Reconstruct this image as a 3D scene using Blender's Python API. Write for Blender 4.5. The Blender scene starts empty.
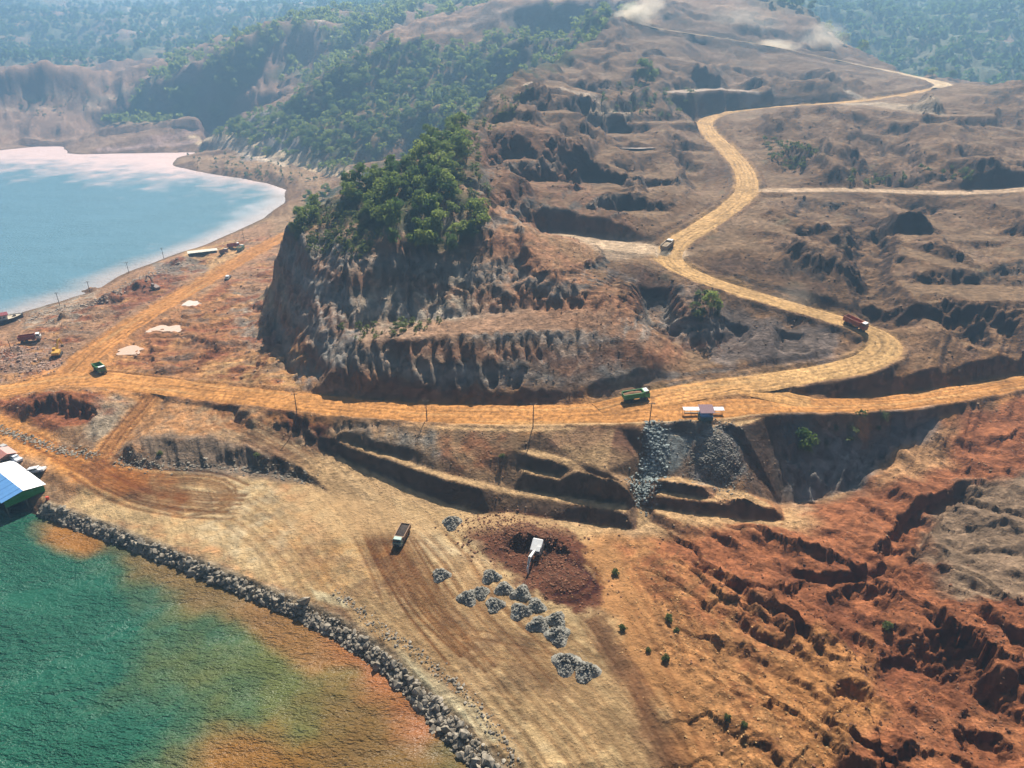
import bpy, bmesh, math, random, time
import numpy as np
from mathutils import Vector, Matrix
from mathutils.geometry import delaunay_2d_cdt

T0 = time.time()
rng = np.random.default_rng(7)
random.seed(7)
R = math.radians

# ------------------------------------------------------------------ camera, sky, sun, exposure
scn = bpy.context.scene
COL = scn.collection
FPX, PITCH, CAMH = 705.0, R(26.0), 110.0
cam_d = bpy.data.cameras.new('camera')
cam_d.sensor_width = 36.0
cam_d.lens = 36.0 * FPX / 1024.0
cam_d.clip_start = 1.0
cam_d.clip_end = 12000.0
cam = bpy.data.objects.new('camera', cam_d)
cam.location = (0, 0, CAMH)
cam.rotation_euler = (R(90) - PITCH, 0, 0)
COL.objects.link(cam)
scn.camera = cam

SUN_EL, SUN_AZ = R(49.0), R(14.0)
world = bpy.data.worlds.new('World')
scn.world = world
world.use_nodes = True
wn = world.node_tree
sky = wn.nodes.new('ShaderNodeTexSky')
sky.sky_type = 'NISHITA'
sky.sun_disc = False
sky.sun_elevation = SUN_EL
sky.sun_rotation = SUN_AZ
sky.air_density = 0.7
sky.dust_density = 2.5
wn.links.new(sky.outputs[0], wn.nodes['Background'].inputs[0])
wn.nodes['Background'].inputs[1].default_value = 0.05
sun_d = bpy.data.lights.new('sun', 'SUN')
sun_d.energy = 5.0
sun_d.angle = R(0.5)
sun_d.color = (1.0, 0.94, 0.84)
sun = bpy.data.objects.new('sun', sun_d)
tosun = Vector((math.sin(SUN_AZ) * math.cos(SUN_EL), math.cos(SUN_AZ) * math.cos(SUN_EL), math.sin(SUN_EL)))
sun.rotation_euler = tosun.to_track_quat('Z', 'Y').to_euler()
sun.location = (100, 300, 400)
COL.objects.link(sun)
scn.view_settings.view_transform = 'Standard'
scn.view_settings.look = 'None'
scn.view_settings.gamma = 1.0
scn.view_settings.exposure = 0.75
scn.render.engine = 'CYCLES'
scn.cycles.use_denoising = True
scn.cycles.denoiser = 'OPENIMAGEDENOISE'
scn.cycles.denoising_input_passes = 'RGB'
scn.cycles.denoising_prefilter = 'NONE'
scn.cycles.max_bounces = 6
scn.cycles.diffuse_bounces = 2
scn.cycles.glossy_bounces = 2
scn.cycles.volume_bounces = 1
scn.cycles.sample_clamp_indirect = 4.0

# ------------------------------------------------------------------ pixel -> place
CT, ST = math.cos(PITCH), math.sin(PITCH)
def ray(px, py):
    u, v = (px - 512.0) / FPX, (384.0 - py) / FPX
    return (u, CT + v * ST, -ST + v * CT)
def PZ(px, py, z):
    d = ray(px, py); t = (z - CAMH) / d[2]
    return (d[0] * t, d[1] * t, z)
def PY(px, py, Y):
    d = ray(px, py); t = Y / d[1]
    return (d[0] * t, Y, CAMH + d[2] * t)

# ------------------------------------------------------------------ noise
def _h(ix, iy, s):
    n = (ix.astype(np.int64) * 374761393 + iy.astype(np.int64) * 668265263 + s * 974634777) & 0xFFFFFFFF
    n = ((n ^ (n >> 13)) * 1274126177) & 0xFFFFFFFF
    n = ((n ^ (n >> 16)) * 2246822519) & 0xFFFFFFFF
    return ((n ^ (n >> 15)) & 0xFFFFFF).astype(np.float32) / 16777216.0
def gn(x, y, s=0):
    """gradient noise about -1..1"""
    xf, yf = np.floor(x), np.floor(y)
    fx, fy = (x - xf).astype(np.float32), (y - yf).astype(np.float32)
    ix, iy = xf.astype(np.int64), yf.astype(np.int64)
    ux, uy = fx * fx * fx * (fx * (fx * 6 - 15) + 10), fy * fy * fy * (fy * (fy * 6 - 15) + 10)
    def g(ax, ay):
        a = _h(ix + ax, iy + ay, s) * 6.2831853
        return np.cos(a) * (fx - ax) + np.sin(a) * (fy - ay)
    a = g(0, 0); b = g(1, 0); c = g(0, 1); d = g(1, 1)
    return ((a + (b - a) * ux) * (1 - uy) + (c + (d - c) * ux) * uy) * 1.5
def fbm(x, y, s=0, o=4, gain=.5, lac=2.03):
    r = 0; a = 1; n = 0
    for k in range(o):
        r = r + a * gn(x, y, s + k * 17); n += a; a *= gain; x = x * lac + 3.1; y = y * lac + 7.7
    return r / n
def ridged(x, y, s=0, o=4):
    r = 0; a = 1; n = 0
    for k in range(o):
        r = r + a * (1 - np.abs(gn(x, y, s + k * 13)) * 1.6); n += a; a *= .5; x = x * 2.1 + 1.3; y = y * 2.1 + 5.2
    return r / n
def sstep(a, b, x):
    t = np.clip((x - a) / (b - a), 0, 1)
    return t * t * (3 - 2 * t)

# ------------------------------------------------------------------ break lines of the land, (pixel x, pixel y, height in m)
LZ = []          # lines with known heights
LY = []          # far lines: (pixel x, pixel y, distance)
PT = []          # single spots by height
PTY = []         # single spots by distance
W3 = []          # world points
# the sea and its rock edge
LZ += [[(-200,440,0),(-60,480,0),(0,501,0),(30,512,0),(60,523,0),(100,538,0),(150,557,0),(200,578,0),(250,599,0),(300,621,0),(345,646,0),(380,671,0),(410,701,0),(440,736,0),(470,768,0),(492,800,0)],
       [(-120,430,2.6),(-40,462,2.6),(15,488,2.6),(45,503,2.6),(100,521,2.6),(150,541,2.6),(200,560,2.6),(250,580,2.6),(300,601,2.6),(340,617,2.6),(372,636,2.6),(405,663,2.6),(440,694,2.6),(470,722,2.6),(498,750,2.6),(515,768,2.6),(540,800,2.6)],
       [(-260,520,-5),(-60,545,-5),(60,572,-5),(160,600,-5),(260,640,-5),(330,690,-5),(380,768,-5),(400,800,-5)]]
# tan yard behind the rock edge
PT += [(110,493,3.4),(160,500,3.6),(220,500,4),(300,520,4),(360,590,3.6),(420,640,3.6),(470,690,3.6),(540,768,4),(330,500,4.2),(400,545,4.2),
       (450,600,4.2),(520,670,4.3),(600,760,4.6),(450,545,4.3),(430,520,4.6),(620,640,4.8),(600,580,4.6),(680,720,5),(760,768,5.5)]
# low scarp behind the yard
LZ += [[(112,444,8.2),(140,440,8.6),(200,437,9.2),(240,446,8.8),(275,456,8.2),(312,476,6)],
       [(112,464,5),(150,466,4.9),(200,466,4.8),(250,468,4.7),(300,478,4.6),(330,492,4.5)]]
# sloping ramp under the benches
LZ += [[(235,412,12),(262,428,10.4),(300,450,8),(340,476,6),(380,502,5)],
       [(262,414,12.6),(290,428,11),(322,446,8.2),(360,465,6.8),(400,484,6),(450,504,5.4),(490,514,5)]]
# upper edge of that wall, then the long bench
LZ += [[(268,406,13.4),(300,418,13.0),(320,424,12.8),(345,432,12.4)],
       [(320,438,10.6),(360,451,10.6),(402,465,10.6),(443,479,10.4),(480,488,10.0),(508,494,8.0),(540,498,8.0),(585,506,8.0),(626,513,7.8)],
       [(508,512,5),(545,518,4.8),(585,523,4.7),(620,528,4.7)],
       [(345,441,10.7),(400,458,10.7),(440,472,10.5),(478,481,10.1)],
       [(345,432,12.9),(380,442,13.2),(420,450,13.4),(450,458,13.2),(480,462,12.8)],
       [(524,473,11.6),(560,480,11.6),(600,487,11.6),(630,492,11.2)],
       [(512,489,8.1),(545,493,8.1),(585,499,8.1),(628,505,7.9)],
       [(516,451,15.0),(550,460,14.8),(580,469,14.6),(612,478,14.0)],
       [(518,468,11.7),(555,474,11.7),(598,482,11.7),(626,487,11.2)],
       [(535,449,15.0),(575,461,14.7),(606,471,14.2)]]
# right hand benches
LZ += [[(660,480,11.8),(700,487,11.6),(744,497,11.2)],
       [(660,490,9.2),(700,497,9),(748,505,8.4)],
       [(652,496,9.0),(700,502,8.9),(740,506,8.6),(775,508,8.2)],
       [(652,507,6.4),(700,514,6.2),(740,520,5.9),(785,520,5.6)],
       [(655,513,6.6),(685,522,6.5),(712,532,6.2)],
       [(650,522,4.8),(680,533,4.8),(705,540,4.8)],
       [(640,428,19.4),(640,455,14),(640,480,9.4),(638,505,6),(636,530,4.7)]]
# road shoulder above the benches
LZ += [[(345,419,15.2),(400,424,16.4),(450,429,17.2),(500,431,17.8),(540,431,18.4),(580,428,18.8),(615,427,19.2),(640,422,19.8),(657,417,19.9),(700,424,20.3),(740,427,20.2),(770,415,20.3),(820,415,19.3),(862,416,18.7),(900,411,18.5),(940,402,18.9),(990,391,19.8),(1040,382,20.6),(1100,372,21)],
       [(672,478,10.2),(690,480,10),(720,488,9.6),(746,492,8.8)],
       [(780,504,3.0),(822,500,2.6),(858,485,4.0),(876,461,7.4),(900,439,12),(940,418,16),(1000,404,18.2),(1060,394,19)],
       [(690,440,16.6),(715,432,18.2),(738,440,16.8)],
       [(790,462,9.6),(822,460,9.4),(850,455,10)]]
# broken red ground
PT += [(900,470,9),(940,450,11.5),(985,425,15),(1030,420,16),(980,470,11),(1040,470,14),(900,510,7),(840,520,6),(780,560,5.4),(720,580,5),
       (850,590,6),(920,560,7.2),(1000,540,10),(1060,560,11),(960,600,8),(1040,640,9.5),(870,660,6.4),(940,680,7.4),(1000,720,8),(850,740,6),(920,768,7),(1040,768,8.5),(1100,700,10),(760,660,5.2),(1150,520,13),(1200,650,12)]
# front cliff of the near hill: foot, first crest, bench, second crest
LZ += [[(252,388,12.4),(290,392,14.2),(320,393,15.8),(400,397,17.8),(500,400,19.4),(600,398,20.6),(640,388,21.4),(690,376,22.2),(760,368,22.8),(825,358,24.8)],
       [(322,374,17.8),(338,347,26.2),(360,343,28.4),(400,339,30.4),(450,337,31.8),(500,333,33.2),(555,331,33.6),(600,333,33.4),(640,345,30.6),(668,360,25.6)],
       [(345,330,28.6),(400,321,31.4),(445,320,32.2),(480,314,34),(540,308,36.4),(585,308,37.4)],
       [(310,233,46.5),(345,238,48.4),(380,243,49.6),(420,243,50),(455,230,52.8),(478,222,55),(492,214,57)],
       [(492,214,57),(530,230,52.6),(580,270,44.6),(620,300,38.6),(650,330,31.4),(680,360,24.6)],
       [(520,244,50.4),(548,264,46.6),(575,290,41.4)],
       # left side of the hill, foot then edge
       [(300,391,13.8),(286,372,12.4),(272,345,11),(262,320,10),(262,295,9.4),(268,270,9),(278,250,8.4),(291,232,8)],
       [(334,352,24),(328,320,30),(323,290,35),(315,262,40.4),(302,240,45)],
       [(287,224,46),(300,216,48.6),(350,188,58.6),(400,160,68),(445,134,74.6),(478,122,77)]]
PT += [(420,200,60.4),(460,180,64.6),(480,200,60),(440,160,69.4),(330,275,39.4),(345,300,34.6),(400,280,40.2),(470,275,42.4)]
# haul road line (also the carve line below)
HAUL = [(600,411,19.4),(650,398,20.4),(700,390,20.9),(780,379,21.6),(840,370,23.6),(872,361,25.6),(887,350,26.7),(884,338,27.8),(868,330,28.8),(840,320,30.2),(780,303,33.6),(720,285,37),(680,270,39.6),(666,257,41.2),(674,244,42.6),(700,228,45),(735,205,48.8),(749,188,51.4),(745,170,54),(730,152,57.2),(708,132,61),(703,122,63.2),(716,114,65.4),(760,108,68.2),(840,103,71.6),(895,97,74.6),(940,88,77.6)]
MAINR = [(-90,402,6),(0,393,6.2),(60,379,6.5),(100,378,7),(150,385,8.6),(200,390,10.2),(300,402,13.6),(400,411,16.2),(500,415,18),(600,413,19.3),(700,410,20.5),(770,404,20.6),(830,406,19.5),(900,402,18.9),(960,392,19.2),(1040,378,20.4),(1130,364,21.4)]
COAST = [(72,374,6.5),(90,355,6.6),(112,338,7),(150,313,7.6),(200,284,8),(250,254,7.8),(285,236,7.4),(325,215,7.4)]
UPPER = [(940,88,560),(946,84,590),(925,79,630),(895,72,652),(870,67,662),(840,61,668),(780,48,662),(720,38,652),(670,31,646),(635,24,645),(628,10,660)]
LOWER = [(-40,408,5.6),(20,436,5.2),(60,457,4.9),(90,469,4.7),(130,480,4.3)]
LINK = [(165,391,9.2),(140,410,7.6),(115,437,6),(97,460,5),(92,474,4.6)]
BENCHR = [(752,190,51),(800,190,50.4),(860,189,50.4),(930,193,50),(1000,191,51),(1080,184,52)]
FORK = [(735,386,21.1),(760,391,21),(785,397,20.6),(812,403,19.8)]
SHELF = [(672,252,42),(640,248,42.2),(600,243,43),(560,236,44)]
# slope under the haul road
LZ += [[(646,268,41),(668,276,39.4),(705,293,36),(750,308,33.6),(800,322,30.6),(838,336,28.2),(850,352,25.6)],
       [(650,325,31),(690,352,24.6),(740,360,24),(800,352,26)]]
# knob inside the hairpin, slope east of it
PT += [(905,352,26.6),(925,372,24),(870,385,22.2),(905,330,31),(940,350,26.8),(1000,355,26.5),(1060,350,27.5),
       (900,290,35.5),(860,262,39),(820,285,37),(790,250,42.5),(960,270,39),(1040,260,42),(1040,310,34),(980,310,33.5),(830,230,44),(900,225,46),(1000,225,46.5),(770,215,48),(960,330,30.5)]
LZ += [[(762,200,49.6),(800,199,49),(860,199,49),(930,203,48.6),(1000,200,49.6),(1080,192,50.8)]]
# main mined hill
PT += [(800,175,53),(860,170,55),(930,172,55),(1010,165,58)]
LY += [[(480,124,348),(500,95,410),(530,75,470),(560,55,530),(600,35,590),(632,18,660)],
       [(632,14,690),(680,-10,780),(720,-14,800),(770,-4,800),(805,8,785),(842,42,750),(880,62,735),(905,70,710),(945,80,620),(985,86,520),(1015,97,470),(1060,120,440)]]
PTY += [(850,150,372),(800,150,400),(900,140,395),(960,130,400),(1010,130,390),(870,112,445),(930,108,450),(780,125,430),(980,105,440),
        (500,150,312),(540,170,300),(600,210,278),(640,180,330),(560,130,335),(600,150,350),(640,140,400),(680,165,370),(660,200,300),(700,190,330),
        (600,90,430),(560,95,400),(640,100,460),(680,100,490),(740,90,540),(680,60,585),(740,62,620),(640,60,560),(800,85,560),(600,60,525),(860,85,575),(520,120,362),(640,230,265),(700,70,590),(760,75,585)]
# lake shore
LZ += [[(-120,350,0),(-40,338,0),(0,328,0),(22,312,0),(60,302,0),(100,288,0),(130,271,0),(165,258,0),(205,245,0),(235,232,0),(265,217,0),(284,203,0),(288,190,0),(268,183,0),(240,178,0),(200,172,0),(172,165,0),(176,158,0),(200,152,0),(215,144,0),(190,140,0),(120,137,0),(60,144,0),(0,150,0),(-80,157,0),(-200,164,0)],
       [(-60,318,-4),(30,292,-4),(100,268,-4),(180,240,-4),(240,210,-4),(250,196,-4),(180,180,-4),(120,166,-4),(60,160,-4),(0,163,-4),(-120,172,-4)]]
PT += [(60,318,4.2),(100,305,4.6),(140,285,4.6),(180,265,4.6),(215,250,4),(250,234,4),(40,335,4.8),(10,350,5),(40,362,5.6),(80,330,5.4),(120,318,6),
       (150,340,6),(130,355,6),(200,330,6.8),(240,300,8),(250,340,9),(220,360,8),(260,370,11),(180,365,7.5),(260,270,8.5),
       (30,410,9),(70,405,9),(100,410,8.4),(0,440,4.8),(50,425,6.4),(85,440,5.4),(180,412,8.8),(230,420,9.8),(0,470,3.6)]
LZ += [[(195,160,6),(240,152,9),(290,163,10),(335,176,10)],[(225,168,5),(270,172,6),(300,182,6)],
       [(300,200,6),(330,190,8)]]
# wooded ridge behind the bay
LY += [[(222,132,800),(245,122,790),(275,112,780),(312,86,770),(350,62,770),(390,46,775),(430,38,780),(470,28,790),(510,10,800),(560,4,810),(612,2,810),(640,-4,800)],
       [(200,143,810),(240,147,740),(290,152,680),(345,165,600),(380,160,560)]]
PTY += [(300,120,740),(350,100,720),(350,130,660),(400,80,735),(400,120,650),(440,70,730),(480,60,720),(450,100,620)]
W3 += [(-60,400,26),(-95,340,10),(-130,420,6),(-40,500,40),(-80,600,14),(-40,640,34),(20,600,66),(60,780,84)]
# ridge behind that, with bare shoulder
LY += [[(120,98,960),(180,72,950),(230,55,945),(280,38,945),(330,22,955),(380,8,970),(430,-6,990),(500,-16,1010),(600,-20,1040)],
       [(130,122,900),(200,118,870),(250,116,850),(300,96,840)]]
# far shore workings
LY += [[(-80,132,900),(0,131,890),(60,126,890),(110,122,900)],[(-80,110,960),(0,108,950),(70,108,945),(120,112,945)],[(-80,84,1010),(0,84,1000),(25,78,1000),(60,84,990),(100,94,985)]]
LY += [[(-160,74,1250),(0,75,1250),(100,77,1240),(180,64,1260)],[(-160,40,1600),(0,42,1600),(120,40,1600),(250,36,1500),(330,12,1500)],[(-160,-10,2050),(0,-4,2050),(150,-8,2050),(300,-10,1900),(400,-30,1800)]]
# mountains on the right behind the mined hill
W3 += [(250,880,60),(420,860,50),(560,760,52),(420,640,62),(520,640,50),(700,760,70),(380,1000,92),(560,960,90),(760,950,120),(300,1150,150),(500,1180,165),(700,1150,185),(950,1200,250),
       (300,1450,230),(600,1450,250),(900,1500,330),(100,1400,220),(0,1200,170),(400,1900,330),(900,2000,400),(1300,2000,420),(1700,2400,430),(2100,2700,450)]
W3 += [(-2000,2700,420),(-1000,2700,420),(0,2700,440),(1000,2700,450),(-1500,2100,330),(-600,2200,300),(-200,1800,230),
       (-150,48,-8),(-60,48,-8),(10,48,-3),(60,48,6),(150,48,9),(200,100,10),(-200,120,-8),(300,200,24),(330,300,46),(420,400,64),(-400,300,-5),(-700,800,-5),(-420,420,-5),(-900,1000,20),(-300,200,4),(-260,230,4),(-1400,1700,150),(-240,190,2)]

# ------------------------------------------------------------------ triangulated land, then a fine grid
verts, edges = [], []
def add_line(pts, closed=False):
    b = len(verts)
    verts.extend(pts)
    edges.extend((b + k, b + k + 1) for k in range(len(pts) - 1))
for l in LZ: add_line([PZ(*p) for p in l])
for l in LY: add_line([PY(*p) for p in l])
for p in PT: verts.append(PZ(*p))
for p in PTY: verts.append(PY(*p))
verts.extend(W3)
ROADS = {'haul': [PZ(*p) for p in HAUL], 'main': [PZ(*p) for p in MAINR], 'coast': [PZ(*p) for p in COAST],
         'upper': [PY(*p) for p in UPPER], 'lower': [PZ(*p) for p in LOWER], 'link': [PZ(*p) for p in LINK],
         'bench': [PZ(*p) for p in BENCHR], 'shelf': [PZ(*p) for p in SHELF], 'fork': [PZ(*p) for p in FORK]}
for r in ROADS.values(): verts.extend(r)
va = np.array(verts, dtype=np.float64)
ov, oe, of, ovi, _, _ = delaunay_2d_cdt([Vector((p[0], p[1])) for p in verts], edges, [], 0, 1e-4)
tz = np.zeros(len(ov)); txy = np.array([(p.x, p.y) for p in ov])
for k, src in enumerate(ovi):
    if src: tz[k] = np.mean([verts[s][2] for s in src])
    else:
        d = np.hypot(va[:, 0] - txy[k, 0], va[:, 1] - txy[k, 1]); q = np.argsort(d)[:4]; w = 1 / (d[q] + .01); tz[k] = (va[q, 2] * w).sum() / w.sum()

ys = [52.0]
while ys[-1] < 2650:
    y = ys[-1]
    ys.append(y + y * (.0027 if y < 330 else (.0045 if y < 850 else .009)))
GY = np.array(ys); NR = len(GY); NC = 770
GW = .77 * GY + 46
GS = np.linspace(-1, 1, NC)
X = GW[:, None] * GS[None, :]; Y = np.repeat(GY[:, None], NC, 1)
Z0 = np.full((NR, NC), np.nan)
for f in of:
    for q in range(1, len(f) - 1):
        a, b, c = f[0], f[q], f[q + 1]
        A, B, C = txy[a], txy[b], txy[c]
        lo, hi = min(A[1], B[1], C[1]), max(A[1], B[1], C[1])
        i0, i1 = max(0, np.searchsorted(GY, lo) - 1), min(NR, np.searchsorted(GY, hi) + 1)
        if i1 <= i0: continue
        wl = GW[i0]; wh = GW[i1 - 1]
        xs = [A[0], B[0], C[0]]
        smin = min(min(xs) / wl, min(xs) / wh); smax = max(max(xs) / wl, max(xs) / wh)
        j0, j1 = max(0, int((smin + 1) / 2 * (NC - 1)) - 1), min(NC, int((smax + 1) / 2 * (NC - 1)) + 3)
        if j1 <= j0: continue
        gx, gy = X[i0:i1, j0:j1], Y[i0:i1, j0:j1]
        det = (B[1] - C[1]) * (A[0] - C[0]) + (C[0] - B[0]) * (A[1] - C[1])
        if abs(det) < 1e-9: continue
        l1 = ((B[1] - C[1]) * (gx - C[0]) + (C[0] - B[0]) * (gy - C[1])) / det
        l2 = ((C[1] - A[1]) * (gx - C[0]) + (A[0] - C[0]) * (gy - C[1])) / det
        l3 = 1 - l1 - l2
        m = (l1 >= -1e-6) & (l2 >= -1e-6) & (l3 >= -1e-6)
        sub = Z0[i0:i1, j0:j1]
        sub[m] = (l1 * tz[a] + l2 * tz[b] + l3 * tz[c])[m]
# fill what the triangles missed from the nearest row value
for i in range(NR):
    m = np.isnan(Z0[i])
    if m.all(): Z0[i] = Z0[i - 1] if i else 0
    elif m.any(): Z0[i, m] = np.interp(np.flatnonzero(m), np.flatnonzero(~m), Z0[i, ~m])
def blur(a, n):
    for _ in range(n):
        p = np.pad(a, 1, mode='edge')
        a = (p[:-2, 1:-1] + p[2:, 1:-1] + p[1:-1, :-2] + p[1:-1, 2:] + 4 * a) / 8
    return a
Z0 = np.where(Z0 > 150, 150 + (Z0 - 150) * .32, Z0)
bw = (sstep(-66, -56, X) * (1 - sstep(76, 88, X)) * sstep(130, 136, Y) * (1 - sstep(164, 170, Y)))
Z0 = blur(Z0, 3) * (1 - bw) + Z0 * bw
IY = np.arange(NR, dtype=np.float64)
def samp(a, x, y):
    fi = np.clip(np.interp(y, GY, IY), 0, NR - 1.001)
    w = .77 * y + 46
    fj = np.clip((x / w + 1) / 2 * (NC - 1), 0, NC - 1.001)
    i = fi.astype(int); j = fj.astype(int); u = fi - i; v = fj - j
    return (a[i, j] * (1 - u) + a[i + 1, j] * u) * (1 - v) + (a[i, j + 1] * (1 - u) + a[i + 1, j + 1] * u) * v
def grad(a):
    dy = np.gradient(a, axis=0) / np.gradient(Y, axis=0)
    dxs = np.gradient(a, axis=1) / np.gradient(X, axis=1)
    return dxs, dy - dxs * (.77 * X / GW[:, None])
def erode_noise(x, y, dx, dy, s):
    """stripes that run down the slope"""
    xf, yf = np.floor(x), np.floor(y); fx, fy = x - xf, y - yf
    va_, wt = 0, 0
    for i in (-1, 0, 1):
        for j in (-1, 0, 1):
            hx = _h((xf + i).astype(np.int64), (yf + j).astype(np.int64), s) - .5
            hy = _h((xf + i).astype(np.int64), (yf + j).astype(np.int64), s + 91) - .5
            px, py = fx - i - .5 + hx * .7 , fy - j - .5 + hy * .7
            w = np.exp(-(px * px + py * py) * 2.2)
            va_ = va_ + np.cos((px * dx + py * dy) * 6.2831853) * w; wt = wt + w
    return va_ / wt

def erode_where(mask, scl, kw, kn, sd):
    """the stripes, worked out only where they are used"""
    o = np.zeros_like(X); w_ = np.abs(mask) > .01
    o[w_] = erode_noise((X / scl + wob1 * kw)[w_], (Y / scl + wob2 * kw)[w_], (nx * kn)[w_], (ny * kn)[w_], sd)
    return o
def Hgt(x, y):
    return float(samp(ZG, np.array([x], float), np.array([y], float))[0])
def hit(px, py):
    """where the sight line of a pixel meets the land or the water"""
    d = ray(px, py)
    t = np.concatenate([np.arange(70, 420, .25), np.arange(420, 2800, 1.0)])
    x, y, z = d[0] * t, d[1] * t, CAMH + d[2] * t
    ok = (y > 52) & (y < 2600)
    x, y, z = x[ok], y[ok], z[ok]
    h = np.maximum(samp(ZG, x, y), 0.0)
    b = np.flatnonzero(z <= h)
    if not len(b): return (x[-1], y[-1], h[-1])
    i = b[0]
    return (x[i], y[i], h[i])
def bbox_sl(p, pad):
    i0 = max(0, np.searchsorted(GY, p[:, 1].min() - pad)); i1 = min(NR, np.searchsorted(GY, p[:, 1].max() + pad) + 1)
    s0 = min((p[:, 0].min() - pad) / GW[i0], (p[:, 0].min() - pad) / GW[i1 - 1]); s1 = max((p[:, 0].max() + pad) / GW[i0], (p[:, 0].max() + pad) / GW[i1 - 1])
    j0 = max(0, int((s0 + 1) / 2 * (NC - 1))); j1 = min(NC, int((s1 + 1) / 2 * (NC - 1)) + 2)
    return slice(i0, i1), slice(j0, j1)
# ---- ragged break lines: sample the land through a wandering lookup
wa = np.clip(.010 * Y, .8, 5)
wx = fbm(X / (wa * 5.5), Y / (wa * 5.5), 11, 4) * wa * 1.5
wy = fbm(X / (wa * 5.5), Y / (wa * 5.5), 37, 4) * wa * 1.5
flat0 = sstep(3.6, 6.5, Z0)
ben0 = 1 - .82 * sstep(-62, -50, X) * (1 - sstep(69, 77, X)) * sstep(132, 138, Y) * (1 - sstep(163, 168, Y))
Zw = samp(Z0, X + wx * (.35 + .65 * flat0) * ben0, Y + wy * (.35 + .65 * flat0) * ben0)
# ---- mining benches on the mined hill
def seg_dist(pts, x, y):
    """distance to a polyline, and the interpolated third value"""
    best = np.full(x.shape, 1e9); val = np.zeros(x.shape)
    for a, b in zip(pts[:-1], pts[1:]):
        ax, ay, bx, by = a[0], a[1], b[0], b[1]
        L2 = (bx - ax) ** 2 + (by - ay) ** 2 + 1e-9
        t = np.clip(((x - ax) * (bx - ax) + (y - ay) * (by - ay)) / L2, 0, 1)
        d = np.hypot(x - ax - t * (bx - ax), y - ay - t * (by - ay))
        m = d < best
        best = np.where(m, d, best); val = np.where(m, a[2] + t * (b[2] - a[2]), val)
    return best, val
RW = {'haul': 4.7, 'main': 5.4, 'coast': 4.8, 'upper': 6.0, 'fork': 4.0, 'lower': 4.4, 'link': 3.4, 'bench': 4.2, 'shelf': 6.5}
def smooth_line(pts, step=1.5, it=6):
    p = np.array(pts, float)
    for _ in range(2):       # corner cutting
        q = [p[0]]
        for a, b in zip(p[:-1], p[1:]): q += [a * .75 + b * .25, a * .25 + b * .75]
        q.append(p[-1]); p = np.array(q)
    L = np.r_[0, np.cumsum(np.hypot(*np.diff(p[:, :2], axis=0).T))]
    n = max(4, int(L[-1] / step)); t = np.linspace(0, L[-1], n)
    p = np.stack([np.interp(t, L, p[:, c]) for c in range(3)], 1)
    for _ in range(it): p[1:-1] = (p[:-2] + p[2:] + 2 * p[1:-1]) / 4
    return p
RL = {k: smooth_line(v) for k, v in ROADS.items()}
RF = {}
for kname, p in RL.items():
    D = np.full(X.shape, 1e9, np.float32); ZV = np.zeros(X.shape, np.float32)
    for c0 in range(0, len(p) - 1, 20):
        q = p[c0:c0 + 21]
        if len(q) < 2: continue
        si, sj = bbox_sl(q, RW[kname] + 14)
        d, z = seg_dist(q, X[si, sj], Y[si, sj])
        m = d < D[si, sj]
        D[si, sj] = np.where(m, d, D[si, sj]); ZV[si, sj] = np.where(m, z, ZV[si, sj])
    RF[kname] = (D, ZV)
RF['main'] = (RF['main'][0] + (sstep(45, 80, X) * 1.5).astype(np.float32), RF['main'][1])
near_road = np.ones_like(X)
for kn, r0_, r1_ in (('haul', 9, 30), ('main', 6, 10), ('upper', 8, 40), ('coast', 7, 16), ('bench', 6, 16)):
    near_road = np.minimum(near_road, .12 + .88 * sstep(r0_, r1_, RF[kn][0]))
for sh in (12, 26, 45):          # ground just in front of the high roads stays low and even
    for kn in ('upper', 'haul'):
        dd = samp(RF[kn][0], X, np.minimum(Y + sh, 2600)); near_road = np.where(Y > 380, np.minimum(near_road, .2 + .8 * sstep(6, 20, dd)), near_road)
benches = sstep(-62, -50, X) * (1 - sstep(69, 77, X)) * sstep(132, 138, Y) * (1 - sstep(163, 168, Y)) * sstep(3, 4.5, Z0)
quiet = near_road * (1 - .86 * benches)
mh = sstep(-30, 30, X + 40 - .02 * Y) * sstep(205, 235, Y + .12 * X) * (1 - sstep(700, 760, Y)) * sstep(22, 27, Zw)
mh = np.maximum(mh, sstep(60, 110, X) * sstep(196, 215, Y) * (1 - sstep(700, 760, Y)))
near_h = (X < 30) & (Y < 262) & (Zw > 45)
mh = mh * (1 - near_h)
fs = (X < -100) & (Y > 850) & (Y < 1040)
mh = np.maximum(mh, fs * .8)
stepz = 10.0
wz = Zw + fbm(X / 85, Y / 85, 5, 3) * 13 + fbm(X / 26, Y / 26, 8, 3) * 3.0
k = np.floor(wz / stepz); fr = wz / stepz - k
ter = (k + .25 * fr + .75 * sstep(.46, .86, fr)) * stepz - (wz - Zw)
tm = mh * sstep(-.35, .25, fbm(X / 55, Y / 55, 15, 2)) * .85 * near_road
Z1 = Zw + (ter - Zw) * tm
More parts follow.
